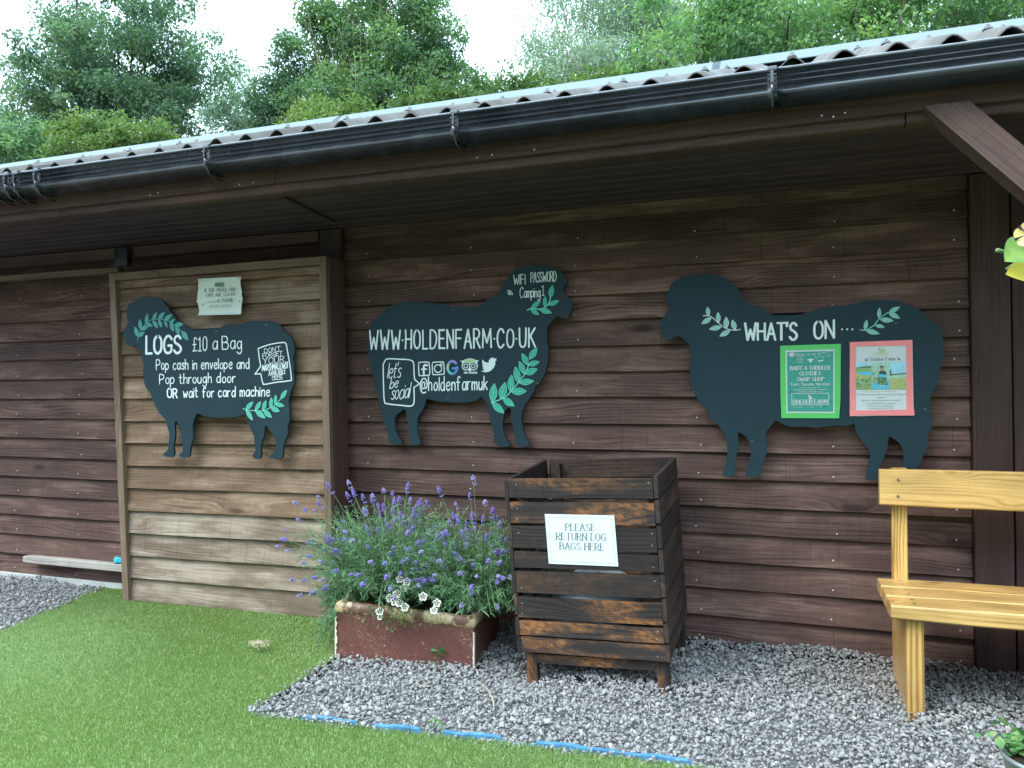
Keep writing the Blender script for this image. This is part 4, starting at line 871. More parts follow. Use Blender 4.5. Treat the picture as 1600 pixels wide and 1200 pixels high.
for i in range(40):
    x, y = random.uniform(1064, 1120), random.uniform(330, 535); poly(m, FQ, PC([(x-3, y+14), (x+4, y-12), (x+6, y+12)]), random.choice((1, 2, 6)), .002)
poly(m, FQ, PC([(1155+19*math.cos(a), 342+24*math.sin(a)) for a in np.linspace(0, 2*math.pi, 13)[:-1]]), 7, .0035); poly(m, FQ, PC(P_("1135,340 1137,324 1152,316 1170,320 1176,340 1165,332 1148,332")), 4, .0050)
poly(m, FQ, PC(P_("1124,376 1150,362 1168,362 1195,372 1204,395 1185,408 1160,398 1128,392")), 4, .0022); poly(m, FQ, PC(P_("1120,396 1200,405 1190,430 1128,424")), 3, .0035); poly(m, FQ, PC(P_("1062,485 1229,470 1229,542 1062,543")), 3, .0020)
poly(m, FQ, PC(P_("1120,430 1195,430 1215,500 1110,500")), 6, .0026)
for i in range(40):
    x, y = random.uniform(1070, 1222), random.uniform(430, 530); r = random.uniform(3, 9); poly(m, FQ, PC([(x+r*math.cos(a), y+r*math.sin(a)) for a in (0, 1.5, 2.7, 4.1)]), random.choice((4, 5, 8, 6, 1)), .0045)
poly(m, FQ, PC(P_("1234,281 1390,279 1390,541 1234,542")), 0, .0004); poly(m, FQ, PC(P_("1234,398 1310,392 1390,384 1390,398 1234,412")), 6, .002); poly(m, FQ, PC(P_("1234,360 1244,358 1246,410 1234,412")), 4, .002); poly(m, FQ, PC(P_("1234,412 1390,398 1390,430 1234,440")), 5, .002); poly(m, FQ, PC(P_("1234,440 1390,430 1390,541 1234,542")), 2, .002)
for i in range(50):
    x, y = random.uniform(1238, 1385), random.uniform(445, 538); poly(m, FQ, PC([(x-9, y), (x+9, y-2), (x+9, y+2)]), random.choice((1, 2, 1)), .0035)
m.build("photo_prints", prm, pp)
m = MB(); text(m, FQ, "at Holden Farm", PC(992, 271), PC(1284, 264), 32/pk, 5/pk, serif=True, jit=0)
m.cut(); poly(m, FQ, PC(P_("1304,234 1318,240 1326,252 1338,258 1330,266 1316,262")))
m.build("lettering", M['ink'], pp)
m = MB()
for x0, x1, y in ((920, 1380, 598), (1110, 1195, 626), (962, 1340, 654), (1000, 1292, 682), (1022, 1268, 707), (1020, 1270, 731)): scribble(m, FQ, PC, x0, x1, y, y-3, 11, 3.2/pk)
m.build("small_print", M['inkfaint'], pp)
m = MB(); scribble(m, FQ, PC, 985, 1295, 568, 566, 9, 3/pk); line(m, FQ, PC(P_("1060,215 1080,195 1095,218 1120,190 1140,216 1165,192 1190,212 1220,198")), 5/pk); poly(m, FQ, PC(P_("1118,145 1135,138 1142,165 1128,168"))); poly(m, FQ, PC(P_("1145,165 1175,150 1185,178 1165,195 1140,190"))); m.build("small_print", plain("pale_yellow_ink", (.50, .52, .26), .6), pp)

# notice paper pinned to the door
NC = Crop(295, 420, 15.0); FN0 = Face((-3.4, -.262, 1.5), (0, -1, 0)); nk = 15.0
cor = [FN0(*NC(*p)) for p in ((208, 235), (1222, 183), (1252, 1072), (226, 1097))]
m = MB(); nu, nv = 24, 24; vs = []
for j in range(nv+1):
    v = j/nv
    for i in range(nu+1):
        u = i/nu; p = (cor[0]*(1-u)+cor[1]*u)*(1-v)+(cor[3]*(1-u)+cor[2]*u)*v
        cv = .62-.13*u; h = .011*math.exp(-abs(v-cv)/.035)+.006*math.exp(-abs(v-(.17-.35*u))/.03)*(u < .5)+.008*max(0, v-.93)/.07*1.2+.004*math.sin(u*6)*math.sin(v*3)
        edge = -.006*math.sin(v*9)*(u-.5)
        vs.append(FN0.lift(p+np.array((edge*2, 0)), h))
m.add(vs, [(j*(nu+1)+i, (j+1)*(nu+1)+i, (j+1)*(nu+1)+i+1, j*(nu+1)+i+1) for j in range(nv) for i in range(nu)], None, 0, True)
no = m.build("notice", M['papergreen']); tag(no, "creased pale notice pinned at its corners to the door above the sheep", "notice")
FN = Face((-3.4, -.2665, 1.5), (0, -1, 0)); m = MB()
for s, a, b, h, w_ in (("IF THE OFFICE AND", (378, 545), (1092, 512), 74, 15), ("CAFE ARE CLOSED", (405, 655), (1092, 622), 70, 15), ("PLEASE PHONE", (430, 797), (1040, 768), 74, 15), ("07375 927569", (500, 918), (990, 892), 60, 12)):
    text(m, FN, s, NC(*a), NC(*b), h/nk, w_/nk, serif=True, jit=0, gap=.2)
m.cut()
for q in ((270, 262), (1168, 214), (330, 832), (1190, 760)): poly(m, FN, NC([(q[0]+17*math.cos(a), q[1]+17*math.sin(a)) for a in (0, 1, 2, 3, 4, 5)]))
m.build("lettering", M['ink'], no)
m = MB(); poly(m, FN, NC(P_("615,330 815,322 815,412 615,418"))); m.build("printed_logo", plain("green_print", (.08, .20, .13), .5), no)

# ------------------------------------------------------------------ crate
CA = Vector((-1.078, -.71, -.035)); ca = Vector((math.cos(R_(2.8)), 0, math.sin(R_(2.8)))); cc_ = Vector((-math.sin(R_(3.2)), 0, math.cos(R_(3.2)))); cb = Vector((-.01, 1, .07)); cn = Vector((0, -1, 0))
CR = empty("log_bag_crate", (-.75, -.45, 0), "tall scorched wooden slatted crate standing on short legs by the planter", "crate")
def cp(a, b, c): return CA+ca*a+cb*b+cc_*c
def cbox(mb, a0, a1, b0, b1, c0, c1, along, pid, jit=.0, tw=0.0):
    n = 5; vs, wd = [], []; e = .003
    rings = 6
    for i in range(rings+1):
        f = i/rings
        for q in range(4):
            if along == 'a': A = a0+(a1-a0)*f; Bv = (b0, b1, b1, b0)[q]; Cv = (c0, c0, c1, c1)[q]+tw*(f-.5)
            elif along == 'b': A = (a0, a1, a1, a0)[q]; Bv = b0+(b1-b0)*f; Cv = (c0, c0, c1, c1)[q]+tw*(f-.5)
            else: A = (a0, a1, a1, a0)[q]; Bv = (b0, b0, b1, b1)[q]; Cv = c0+(c1-c0)*f
            A += random.uniform(-jit, jit) if along != 'a' else 0; Cv += random.uniform(-jit, jit) if along != 'c' else 0; Bv += random.uniform(-jit, jit)*.5 if along != 'b' else 0
            vs.append(cp(A, Bv, Cv)); wd.append(((A if along == 'a' else Bv if along == 'b' else Cv)+pid, (Cv+Bv if along == 'a' else Cv+A if along == 'b' else A+Bv), pid))
    fs = []
    for i in range(rings):
        for k in range(4): k2 = (k+1) % 4; fs.append((i*4+k, i*4+k2, i*4+4+k2, i*4+4+k))
    fs += [(3, 2, 1, 0), tuple(rings*4+k for k in range(4))]
    a, b_, c_ = vs[0], vs[1], vs[3]
    if (Vector(vs[1])-Vector(vs[0])).cross(Vector(vs[4])-Vector(vs[0])).dot(sum((Vector(v) for v in vs), Vector())/len(vs)-Vector(vs[0])) > 0: fs = [f[::-1] for f in fs]
    mb.add(vs, fs, wd)
SL = [(.782, .863), (.672, .762), (.564, .659), (.482, .550), (.375, .466), (.268, .354), (.194, .254), (.1225, .185)]
m = MB()
for i, (z0, z1) in enumerate(SL): cbox(m, -.035+.003*i, .593+.0015*i, -.001, .017, z0, z1, 'a', 11+i*3.7, .0012, random.uniform(-.012, -.004))
FPM = m
SR = [(.775, .865), (.675, .767), (.575, .665), (.476, .566), (.378, .468), (.28, .370), (.195, .272), (.12, .187)]
m = MB()
for i, (z0, z1) in enumerate(SR): cbox(m, .597+.001*i, .615+.001*i, -.002, .605, z0, z1, 'b', 41+i*3.1, .001, random.uniform(-.006, .006))
m.build("side_panel", M['crateside'], CR)
m = MB()
for i, (z0, z1) in enumerate(SR): cbox(m, -.053+.003*i, -.037+.003*i, -.002, .605, z0, z1, 'b', 71+i*3.1, .001, random.uniform(-.006, .006))
m.build("side_panel", M['crateside'], CR)
m = MB()
for i, (z0, z1) in enumerate(SR): cbox(m, -.022, .595, .586, .604, z0, z1, 'a', 91+i*3.3, .001, random.uniform(-.006, .006))
m.build("back_panel", M['crate'], CR)
m = MB(); cbox(m, -.01, .595, .02, .58, .12, .135, 'a', 7.7); m.build("base_board", M['crateside'], CR)
for a0, b0 in ((.0, .019), (.564, .019), (.0, .54), (.564, .54)):
    m = MB(); cbox(m, a0, a0+.045, b0-.016*(b0 < .1)*0, b0+.045, -.06, .85 if b0 > .1 else .82, 'c', random.uniform(0, 40), .0006); m.build("leg", M['crate'], CR)
m = MB(); cbox(m, .046, .563, .021, .041, .071, .110, 'a', 19.4, .001); m.build("lower_rail", M['crate'], CR)
m = FPM
for i, (z0, z1) in enumerate(SL):
    for a in (.0, .575):
        for dz in (.25, .75):
            q = cp(a+random.uniform(-.004, .004), -.003, z0+(z1-z0)*dz); m.add([q+ca*(.003*.75*math.cos(t))+Vector((0, 0, .0022*math.sin(t))) for t in [k*math.pi/3 for k in range(6)]], [tuple(range(6))], None, 1) if random.random() < .55 else None
m.build("front_panel", [M['crate'], M['nail']], CR)
# sign on the crate
cnn = cn
FC = Face((-.8, -.7135, .6), cnn); KC = Crop(760, 690, 3.0)
sg = panel(FC, KC(P_("274,339 599,346 619,585 293,572")), .002, "notice", M['paper']); tag(sg, "white printed sign asking for log bags back, fixed to the crate front", "notice")
FC2 = Face(Vector(FC.P)+FC.n*.0021, cnn); m = MB()
line(m, FC2, KC(P_("290,354 586,360 603,572 306,560")), 1.8/3, sm=False, closed=True, h0=.0004); m.build("printed_border", M['inkfaint'], sg)
m = MB(); text(m, FC2, "PLEASE", KC(372, 415), KC(508, 416), 31/3, 4.6/3, serif=True, jit=0, gap=.2); text(m, FC2, "RETURN LOG", KC(328, 459), KC(559, 463), 32/3, 4.6/3, serif=True, jit=0, gap=.2); text(m, FC2, "BAGS HERE", KC(345, 503), KC(551, 510), 32/3, 4.6/3, serif=True, jit=0, gap=.2); m.build("lettering", M['ink'], sg)
def sack(name, label, a, b, c, r, seed):
    rg = np.random.default_rng(seed); m = MB(); n, k = 18, 10; vs, fs = [], []
    for i in range(k+1):
        th = math.pi*i/k
        for j in range(n):
            ph = 2*math.pi*j/n; q = 1+.10*math.sin(3*ph+seed)*math.sin(2*th)+.07*math.sin(5*ph+th*4)
            vs.append(cp(a+r[0]*math.sin(th)*math.cos(ph)*q, b+r[1]*math.sin(th)*math.sin(ph)*q, c+r[2]*math.cos(th)*(1+.05*math.sin(4*ph))))
    for i in range(k):
        for j in range(n): j2 = (j+1) % n; fs.append((i*n+j, (i+1)*n+j, (i+1)*n+j2, i*n+j2))
    m.add(vs, fs, None, 0, True); o = m.build(name, M['sack']); tag(o, label, "bag", "log bags in the crate")
sack("log_bag", "upper white crumpled bag glimpsed through the crate slats", .28, .205, .30, (.21, .175, .13), 1)
sack("log_bag", "lower white crumpled bag on the crate floor behind the slats", .20, .22, .205, (.20, .19, .075), 4)

# ------------------------------------------------------------------ planter with lavender and violas
pa = Vector((.992, .125, 0)).normalized(); pb = Vector((-pa.y, pa.x, 0)); PO = Vector((-2.0, -.755, 0))
PL = empty("planter", (-1.66, -.45, 0), "brown glazed trough planter with a chipped cream rim, full of lavender", "planter")
def pp_(a, b, c): return PO+pa*a+pb*b+Vector((0, 0, gz(-1.6)+c-.035*(a/.66)*min(1, c/.2)))
PW, PD, PH = .668, .50, .250
def trough():
    m = MB(); N = 12; rr = [(0, 0, -.03), (0, 0, .05), (0, 0, .12), (0, 0, PH-.055)]
    vs = []; fs = []
    ring = [(0, 0), (PW, 0), (PW, PD), (0, PD)]
    def rp(off, z, n=10):
        out = []
        pts = [(off, off), (PW-off, off), (PW-off, PD-off), (off, PD-off)]
        for k in range(4):
            p, q = pts[k], pts[(k+1) % 4]
            for i in range(n): f = i/n; out.append(pp_(p[0]+(q[0]-p[0])*f, p[1]+(q[1]-p[1])*f, z))
        return out
    levels = [(0.0, -.06), (0.002, .06), (.003, .12), (.004, PH-.052)]
    inner = [(.045, PH-.01), (.05, .12)]
    allr = [rp(*l) for l in levels]; L = len(allr[0])
    for r in allr: vs += r
    for i in range(len(allr)-1):
        for k in range(L): k2 = (k+1) % L; fs.append((i*L+k, i*L+k2, (i+1)*L+k2, (i+1)*L+k))
    m.add(vs, fs); m.build("body", M['planter'], PL)
    m = MB(); vs, fs = [], []
    for off, z in ((.004, PH-.052), (-.001, PH-.046), (-.003, PH-.028), (.002, PH-.009), (.012, PH), (.030, PH-.002), (.038, PH-.02), (.045, .12)): vs += rp(off, z)
    for i in range(7):
        for k in range(L): k2 = (k+1) % L; fs.append((i*L+k, i*L+k2, (i+1)*L+k2, (i+1)*L+k))
    m.add(vs, fs, None, 0, True); m.build("rim", M['rim'], PL)
    m = MB(); v = []; n = 10
    m.add([pp_(.045+(PW-.09)*i/n, .045+(PD-.09)*j/n, PH-.045+.02*random.random()) for j in range(n+1) for i in range(n+1)], [(j*(n+1)+i, j*(n+1)+i+1, (j+1)*(n+1)+i+1, (j+1)*(n+1)+i) for j in range(n) for i in range(n)], None, 0, True)
    m.build("soil", M['soil'], PL)
    m = MB()                                      # glaze chipped off along the front corners
    for a0, sgn in ((0, 1), (PW, -1)):
        zs = np.linspace(.0, PH-.07, 26); prev = None; vs = []
        for z in zs: 
            wv = random.uniform(.003, .012 if sgn > 0 else .006); vs += [pp_(a0-.0012*sgn, -.0022, z), pp_(a0+wv*sgn, -.0022, z), pp_(a0-.0022*sgn, .010, z)]
        m.add(vs, [q if sgn > 0 else q[::-1] for i in range(25) for q in ((i*3, i*3+1, i*3+4, i*3+3), (i*3+2, i*3, i*3+3, i*3+5))])
    m.build("chipped_edge", M['chip'], PL)
trough()
def blades(base, dirs, L, W, tint, seg=2, droop=.25, rgn=rng):
    n = len(base); d = dirs/np.linalg.norm(dirs, axis=1)[:, None]
    s = np.cross(d, rgn.normal(size=(n, 3))); s /= np.linalg.norm(s, axis=1)[:, None]
    V = np.empty((n, 5, 3), np.float32); L = L[:, None]; W = W[:, None]; dn = np.array([0, 0, -1.0])*droop
    V[:, 0] = base-s*W*.35; V[:, 1] = base+s*W*.35
    md = base+d*L*.5+dn*L*.12; V[:, 2] = md+s*W*.5; V[:, 3] = md-s*W*.5; V[:, 4] = base+d*L+dn*L*.5
    b = (np.arange(n)*5)[:, None]; return V.reshape(-1, 3), np.vstack([b+[0, 1, 2], b+[0, 2, 3], b+[3, 2, 4]]), np.repeat(tint, 5)
def spike_mesh(k, mat):
    m = MB(); rg = random.Random(k); n = 5+k % 3
    for i in range(n):
        z = i*.0075+(.012 if i == 0 and k % 2 else .016*(i > 0)); r = .0100*(1-.40*i/n)
        for q in range(6):
            a = q*math.pi/3+i*.5; c = (r*rg.uniform(.6, 1.1)*math.cos(a), r*rg.uniform(.6, 1.1)*math.sin(a), z+rg.uniform(-.002, .002))
            m.ellip(c, (.0030+rg.uniform(0, .0012), .0032, .0050), 5, 4) if rg.random() < .78 else None
    m.ellip((0, 0, n*.0075+.018), (.004, .004, .007), 5, 4)
    return m.mesh("flower_spike", mat)
SPK = [spike_mesh(k, M['lavfl'] if k % 3 else M['lavfl2']) for k in range(6)]
def lavender(label, ctr, rx, ry, nst, hmax, nfl, aims, seed):
    rg = np.random.default_rng(seed); rd = random.Random(seed)
    root = empty("lavender_bush", ctr, label, "lavender", "lavender growing in the trough")
    VV, FF, TT, off = [], [], [], 0; st = MB()
    for i in range(nst):
        a = rd.uniform(0, 2*math.pi); r = math.sqrt(rd.random()); b = Vector((ctr[0]+rx*.55*r*math.cos(a), ctr[1]+ry*.55*r*math.sin(a), ctr[2]))
        sp_ = .15+1.05*r; h = hmax*rd.uniform(.6, 1.0)*(1-.22*r*r)
        tip = b+Vector((math.cos(a)*rx*sp_*.75+rd.gauss(0, .035), math.sin(a)*ry*sp_*.75+rd.gauss(0, .03), h)); mid = b.lerp(tip, .5)+Vector((0, 0, h*.10))
        if seed == 3 and i < 70: b = Vector((-1.95+rd.gauss(0, .02), -.62+rd.gauss(0, .08), ctr[2])); tip = wp(rd.uniform(494, 530), rd.uniform(905, 1012), -.70+rd.uniform(-.04, .08)); mid = b.lerp(tip, .5)+Vector((-.02, 0, .10)); r = 0
        if r > .70 and rd.random() < .6: tip.z -= h*rd.uniform(.35, .75)
        n = 30; u = rg.uniform(.18, 1.0, n)[:, None]; B, Mi, T = map(np.array, (b, mid, tip))
        pts = B*(1-u)**2+2*Mi*u*(1-u)+T*u*u; tg = 2*(1-u)*(Mi-B)+2*u*(T-Mi); tg /= np.linalg.norm(tg, axis=1)[:, None]
        sd = rg.normal(size=(n, 3)); dirs = tg*.75+sd*.55
        V, Fq, t = blades(pts, dirs, rg.uniform(.022, .046, n), rg.uniform(.0026, .0044, n), np.clip(rg.normal(.45, .22, n), 0, 1), rgn=rg)
        VV.append(V); FF.append(Fq+off); TT.append(t); off += len(V)
        if i % 3 == 0: st.tube([b, mid, tip], [.0022, .0018, .0012], 4)
    fast("foliage", np.vstack(VV), np.vstack(FF), M['lav'], root, np.concatenate(TT))
    tips = []
    for i in range(nfl):
        a = rd.uniform(0, 2*math.pi); r = math.sqrt(rd.random())
        tips.append(Vector((ctr[0]+rx*1.0*r*math.cos(a)+rd.gauss(0, .02), ctr[1]-.06+ry*1.05*r*math.sin(a), ctr[2]+hmax*(.95-.55*r*r)+rd.uniform(-.12, .04))))
    tips += aims
    for q in tips:
        b = Vector((ctr[0]+(q.x-ctr[0])*.25, ctr[1]+(q.y-ctr[1])*.25, ctr[2]+.05)); md = b.lerp(q, .6)+Vector((0, 0, .05))
        st.tube([b, md, q], [.0016, .0013, .0010], 4)
        d = (q-md).normalized(); o = bpy.data.objects.new("flower_spike", rd.choice(SPK)); COL.objects.link(o); o.parent = root
        o.matrix_parent_inverse = Matrix.Translation(-root.location); o.location = q; o.rotation_euler = d.to_track_quat('Z', 'Y').to_euler(); s_ = rd.uniform(.75, 1.15); o.scale = (s_, s_, s_*rd.uniform(.45, .85))
    st.build("stems", M['stem'], root)
aimL = [wp(x, y, rnd_) for (x, y), rnd_ in zip([(440, 855), (448, 830), (455, 862), (470, 815), (478, 880), (482, 800), (462, 905), (474, 928), (490, 870), (497, 850), (505, 795), (485, 905), (510, 905), (500, 780), (495, 800), (520, 770), (548, 762), (556, 778), (548, 783), (450, 845), (466, 790), (512, 860), (487, 850), (536, 830), (570, 785), (600, 772), (636, 770), (613, 775), (600, 800), (660, 800)], [random.uniform(-.75, -.35) for _ in range(30)])]
aimR = [wp(x, y, rnd_) for (x, y), rnd_ in zip([(740, 756), (714, 795), (712, 815), (758, 790), (670, 790), (690, 775), (735, 780), (770, 860), (760, 850), (695, 840), (700, 835), (640, 860), (662, 905), (650, 895), (735, 880), (720, 905), (775, 945), (728, 965)], [random.uniform(-.7, -.4) for _ in range(18)])]
lavender("left lavender bush, leaning over the lawn with purple spikes", (-1.83, -.50, .19), .33, .30, 560, .50, 96, aimL, 3)
lavender("right lavender bush, rounder and tight against the dark crate", (-1.40, -.42, .17), .27, .29, 540, .45, 98, aimR, 5)
def viola_mesh(k):
    m = MB(); rg = random.Random(k); N = 9
    for q in range(5):
        a0 = 2*math.pi*q/5+.3; vs = [Vector((0, 0, .001*q*.3))]
        for i in range(N):
            t = -1+2*i/(N-1); an = a0+t*.62; r = .0185*(1-.30*abs(t)**3)*(1+.05*math.sin(i*2+q)); vs.append(Vector((r*math.cos(an), r*math.sin(an), .0035*math.cos(t*1.5)+.0006*q)))
        m.add(vs, [(0, i, i+1) for i in range(1, N)], None, 0, True)
        c, s_ = math.cos(a0), math.sin(a0)
        m.add([Vector((.0030*c-.0012*s_, .0030*s_+.0012*c, .0042+.0006*q)), Vector((.0030*c+.0012*s_, .0030*s_-.0012*c, .0042+.0006*q)), Vector((.0112*c+.0028*s_, .0112*s_-.0028*c, .0058+.0006*q)), Vector((.0128*c, .0128*s_, .0062+.0006*q)), Vector((.0112*c-.0028*s_, .0112*s_+.0028*c, .0058+.0006*q))], [(0, 1, 2, 3, 4)], None, 1)
    m.ellip((0, 0, .006), (.0028, .0028, .0015), 6, 4, 2)
    return m.mesh("flower", [M['petal'], M['petaldark'], M['petalyel']])
VM = [viola_mesh(k) for k in range(3)]
VR = empty("viola_plant", (-1.66, -.78, .2), "viola with cream flowers and dark centres trailing over the planter rim", "viola")
VL = [(624, 905), (636, 909), (631, 919), (620, 928), (609, 935), (617, 940), (624, 943), (633, 949), (661, 932), (683, 942), (678, 954), (593, 956), (594, 965)]
stv = MB()
for i, (x, y) in enumerate(VL):
    q = wp(x, y, -.775-.004*(i % 4)+(.03 if y < 925 else 0)); o = bpy.data.objects.new("flower", VM[i % 3]); COL.objects.link(o); o.parent = VR; o.matrix_parent_inverse = Matrix.Translation(-VR.location)
    o.location = q; d = (CAM-q).normalized()+Vector((random.uniform(-.4, .4), random.uniform(-.2, .2), random.uniform(-.1, .5))); o.rotation_euler = d.to_track_quat('Z', 'Y').to_euler()
    s_ = random.uniform(.95, 1.15)*(.7 if y > 960 else 1); o.scale = (s_, s_, s_); stv.tube([q-d*.002, q-Vector((random.uniform(-.02, .02), -.005, .03)), Vector((-1.68, -.70, .20))], .0011, 4)
stv.build("stems", M['stem'], VR)
def rleaves(n, fn, L, seed, droop=.3, asp=.5):
    """n small folded leaves; fn gives base points and directions"""
    rg = np.random.default_rng(seed); b, d = fn(rg, n); d = d/np.linalg.norm(d, axis=1)[:, None]; s = np.cross(d, rg.normal(size=(n, 3))*.5+np.array([0, 0, 1.0])); s /= np.linalg.norm(s, axis=1)[:, None]
    l = (L*rg.uniform(.7, 1.25, n))[:, None]; up = np.cross(s, d)
    V = np.empty((n, 8, 3), np.float32); w_ = l*asp*.5
    V[:, 0] = b; V[:, 1] = b+d*l*.35+s*w_*.95+up*w_*.25; V[:, 2] = b+d*l*.7+s*w_*.75+up*w_*.2-np.array([0, 0, droop])*l*.15; V[:, 3] = b+d*l-np.array([0, 0, droop])*l*.4
    V[:, 4] = b+d*l*.7-s*w_*.75+up*w_*.2-np.array([0, 0, droop])*l*.15; V[:, 5] = b+d*l*.35-s*w_*.95+up*w_*.25; V[:, 6] = b+d*l*.35; V[:, 7] = b+d*l*.7-np.array([0, 0, droop])*l*.12
    i0 = (np.arange(n)*8)[:, None]; Fq = np.vstack([i0+[0, 6, 1, 1], i0+[6, 7, 2, 1], i0+[7, 3, 2, 2], i0+[0, 5, 6, 6], i0+[5, 4, 7, 6], i0+[4, 3, 7, 7]])
    return V.reshape(-1, 3), Fq, rg
def leafobj(name, n, fn, L, seed, mat, parent=None, asp=.5, mean=.5, sd=.25):
    V, Fq, rg = rleaves(n, fn, L, seed, asp=asp); t = np.repeat(np.clip(rg.normal(mean, sd, n), 0, 1), 8)
    tri = []; q = Fq
    a = q[:, [0, 1, 2]]; keep = q[:, 2] != q[:, 3]; b = q[keep][:, [0, 2, 3]]
    return fast(name, V, np.vstack([a, b]), mat, parent, t)
leafobj("foliage", 160, lambda rg, n: (np.c_[rg.normal(-1.68, .085, n), rg.normal(-.768, .016, n), rg.normal(.205, .028, n)], rg.normal(size=(n, 3))+np.array([0, -.6, .2])), .020, 3, M['bush'], VR, .5, .4)

# small weeds and clover
def weed(name, label, loc, n, r, L, seed, mat, cat):
    root = empty(name, loc, label, cat)
    leafobj("leaves", n, lambda rg, k: (np.c_[rg.normal(loc[0], r*.3, k), rg.normal(loc[1], r*.3, k), loc[2]+rg.uniform(.005, r*.8, k)], np.c_[rg.normal(size=(k, 2)), rg.uniform(.1, .8, k)]), L, seed, mat, root, .75)
    m = MB()
    for i in range(5): a = i*1.3; m.tube([loc, (loc[0]+r*.3*math.cos(a), loc[1]+r*.3*math.sin(a), loc[2]+r*.5)], .0012, 4)
    m.build("stems", M['stem'], root)
weed("clover", "small round leaved clover growing from gravel at the planter foot", (-1.485, -.69, .008), 12, .055, .034, 9, M['strawb'], "weed")
weed("weed", "tiny leafy weed growing beside the blue edging strip", tuple(wz(680, 1142, .0)), 22, .05, .014, 12, M['strawb'], "weed")
m = MB(); c0 = wz(404, 1009, .012)
for i in range(90):
    a = random.uniform(0, math.pi); l_ = random.uniform(.015, .045); q = c0+Vector((random.gauss(0, .026), random.gauss(0, .016), random.uniform(.0, .018))); d_ = Vector((math.cos(a), math.sin(a)*.8, random.uniform(-.2, .25)))*l_; m.tube([q-d_*.5, q+Vector((0, 0, .004)), q+d_*.5], .0011, 4)
tag(m.build("straw_clump", M['straw']), "small clump of dry straw lying on the turf", "straw")
for pts, lb in ((((750, 1067), (763, 1078), (770, 1092), (772, 1104)), "thin dry stalk curved on the gravel before the crate"), (((655, 1073), (668, 1068), (684, 1060)), "short straight dry stalk on the gravel before the planter")):
    m = MB(); m.tube([wz(x, y, .022) for x, y in pts], .0016, 5); tag(m.build("dry_stalk", M['straw']), lb, "stalk")

# blue edging strip, sinking under stones and turf in places
m = MB(); e0, e1 = Vector((-1.95, -1.443, 0)), Vector((.05, -1.318, 0)); n = 120; vs = []; dd = (e1-e0).normalized(); nn_ = Vector((-dd.y, dd.x, 0))
vis = [(470, 556), (584, 658), (688, 782), (832, 905), (905, 1010), (1015, 1080)]
for i in range(n+1):
    q = e0.lerp(e1, i/n); px = None
    v = q-CAM; z_ = v.dot(cF); px = 800+FPX*v.dot(cR)/z_
    up = any(a < px < b for a, b in vis); wob = .0025*math.sin(i*.35)+.003*math.sin(i*.13)
    z = .015+.002*math.sin(i*.7) if up else -.004
    for (o_, zz) in ((-.008, -.05), (-.008, z), (.008, z+.002), (.008, -.05)): vs.append(q+nn_*(o_+wob)+Vector((0, 0, gz(q.x)+zz)))
m.add(vs, [(i*4+k, i*4+k+1, i*4+5+k, i*4+4+k) for i in range(n) for k in range(3)]+[(0, 1, 2, 3), (n*4+3, n*4+2, n*4+1, n*4)])
tag(m.build("edging_strip", M['blue']), "weathered blue edging strip half buried between turf and gravel", "edging")

# ------------------------------------------------------------------ bench
BE = empty("bench", (1.2, -.45, 0), "varnished yellow pine bench with plank seat and backrest", "bench")
m = MB(); m.plank((.358, -.245, .722), (1, 0, 0), (0, 0, 1), (0, 1, 0), 1.75, .158, .050, 3.1, .005, 6, .0004); m.build("backrest", M['bench'], BE)
for y0, pid in ((-.680, 8.2), (-.512, 14.9), (-.344, 22.5)):
    m = MB(); m.plank((.350, y0, .350), (1, 0, 0), (0, 1, 0), (0, 0, 1), 1.76, .160, .058, pid, .006, 6, .0004); m.build("seat_plank", M['bench'], BE)
m = MB()
for x, y, z in ((.428, -.2465, .765), (.430, -.2465, .835)):
    m.add([(x+.0055*math.cos(a), y, z+.0055*math.sin(a)) for a in [k*math.pi/5 for k in range(10)]], [tuple(range(10))])
for y in (-.635, -.565, -.47, -.40, -.30, -.23):
    m.add([(.434+.0055*math.cos(a), y+.0055*math.sin(a), .4087) for a in [k*math.pi/5 for k in range(10)]], [tuple(range(10))])
m.build("screws", M['capgrey'], BE)
for x in (.403, 1.99):
    m = MB(); m.plank((x, -.643, -.03), (0, 0, 1), (0, 1, 0), (1, 0, 0), .379, .455, .064, None, .004); m.build("leg", M['bench'], BE)
    m = MB(); m.plank((x+.004, -.194, -.03), (0, 0, 1), (1, 0, 0), (0, 1, 0), .910, .066, .048, None, .004); m.build("back_post", M['bench'], BE)

# ------------------------------------------------------------------ potted plant at the lower right
tb = Vector((.675, -1.36, -.02))
TB = empty("plant_tub", tb, "galvanised tub with an oval handle plate at the gravel edge", "tub")
m = MB(); m.lathe(tb, [(.085, -.02), (.088, 0), (.118, .188), (.124, .190), (.126, .198), (.120, .202), (.114, .196), (.105, .17), (.0, .165)], 32); m.build("body", M['rust'], TB)
m = MB(); m.lathe(tb, [(.112, .182), (.07, .188), (0, .19)], 20); m.build("soil", M['soil'], TB)
m = MB(); hd = (Vector((CAM.x, CAM.y, 0))-Vector((tb.x, tb.y, 0))).normalized(); hs_ = Vector((-hd.y, hd.x, 0)); hc = tb+hd*.122
ov = [hc+hs_*(.026*math.cos(a))+Vector((0, 0, .178+.016*math.sin(a)))+hd*.004 for a in np.linspace(0, 2*math.pi, 20)]
m.tube(ov, .0035, 6); m.add([tb+hd*.122+hs_*(.05*c)+Vector((0, 0, .185+.03*s)) for c, s in ((-1, .6), (1, .6), (.8, -1), (-.8, -1))], [(0, 1, 2, 3)]); m.build("handle", M['rust'], TB)
PT = empty("pot_plant", tb+Vector((0, 0, .19)), "low leafy green plant growing in the galvanised tub", "plant")
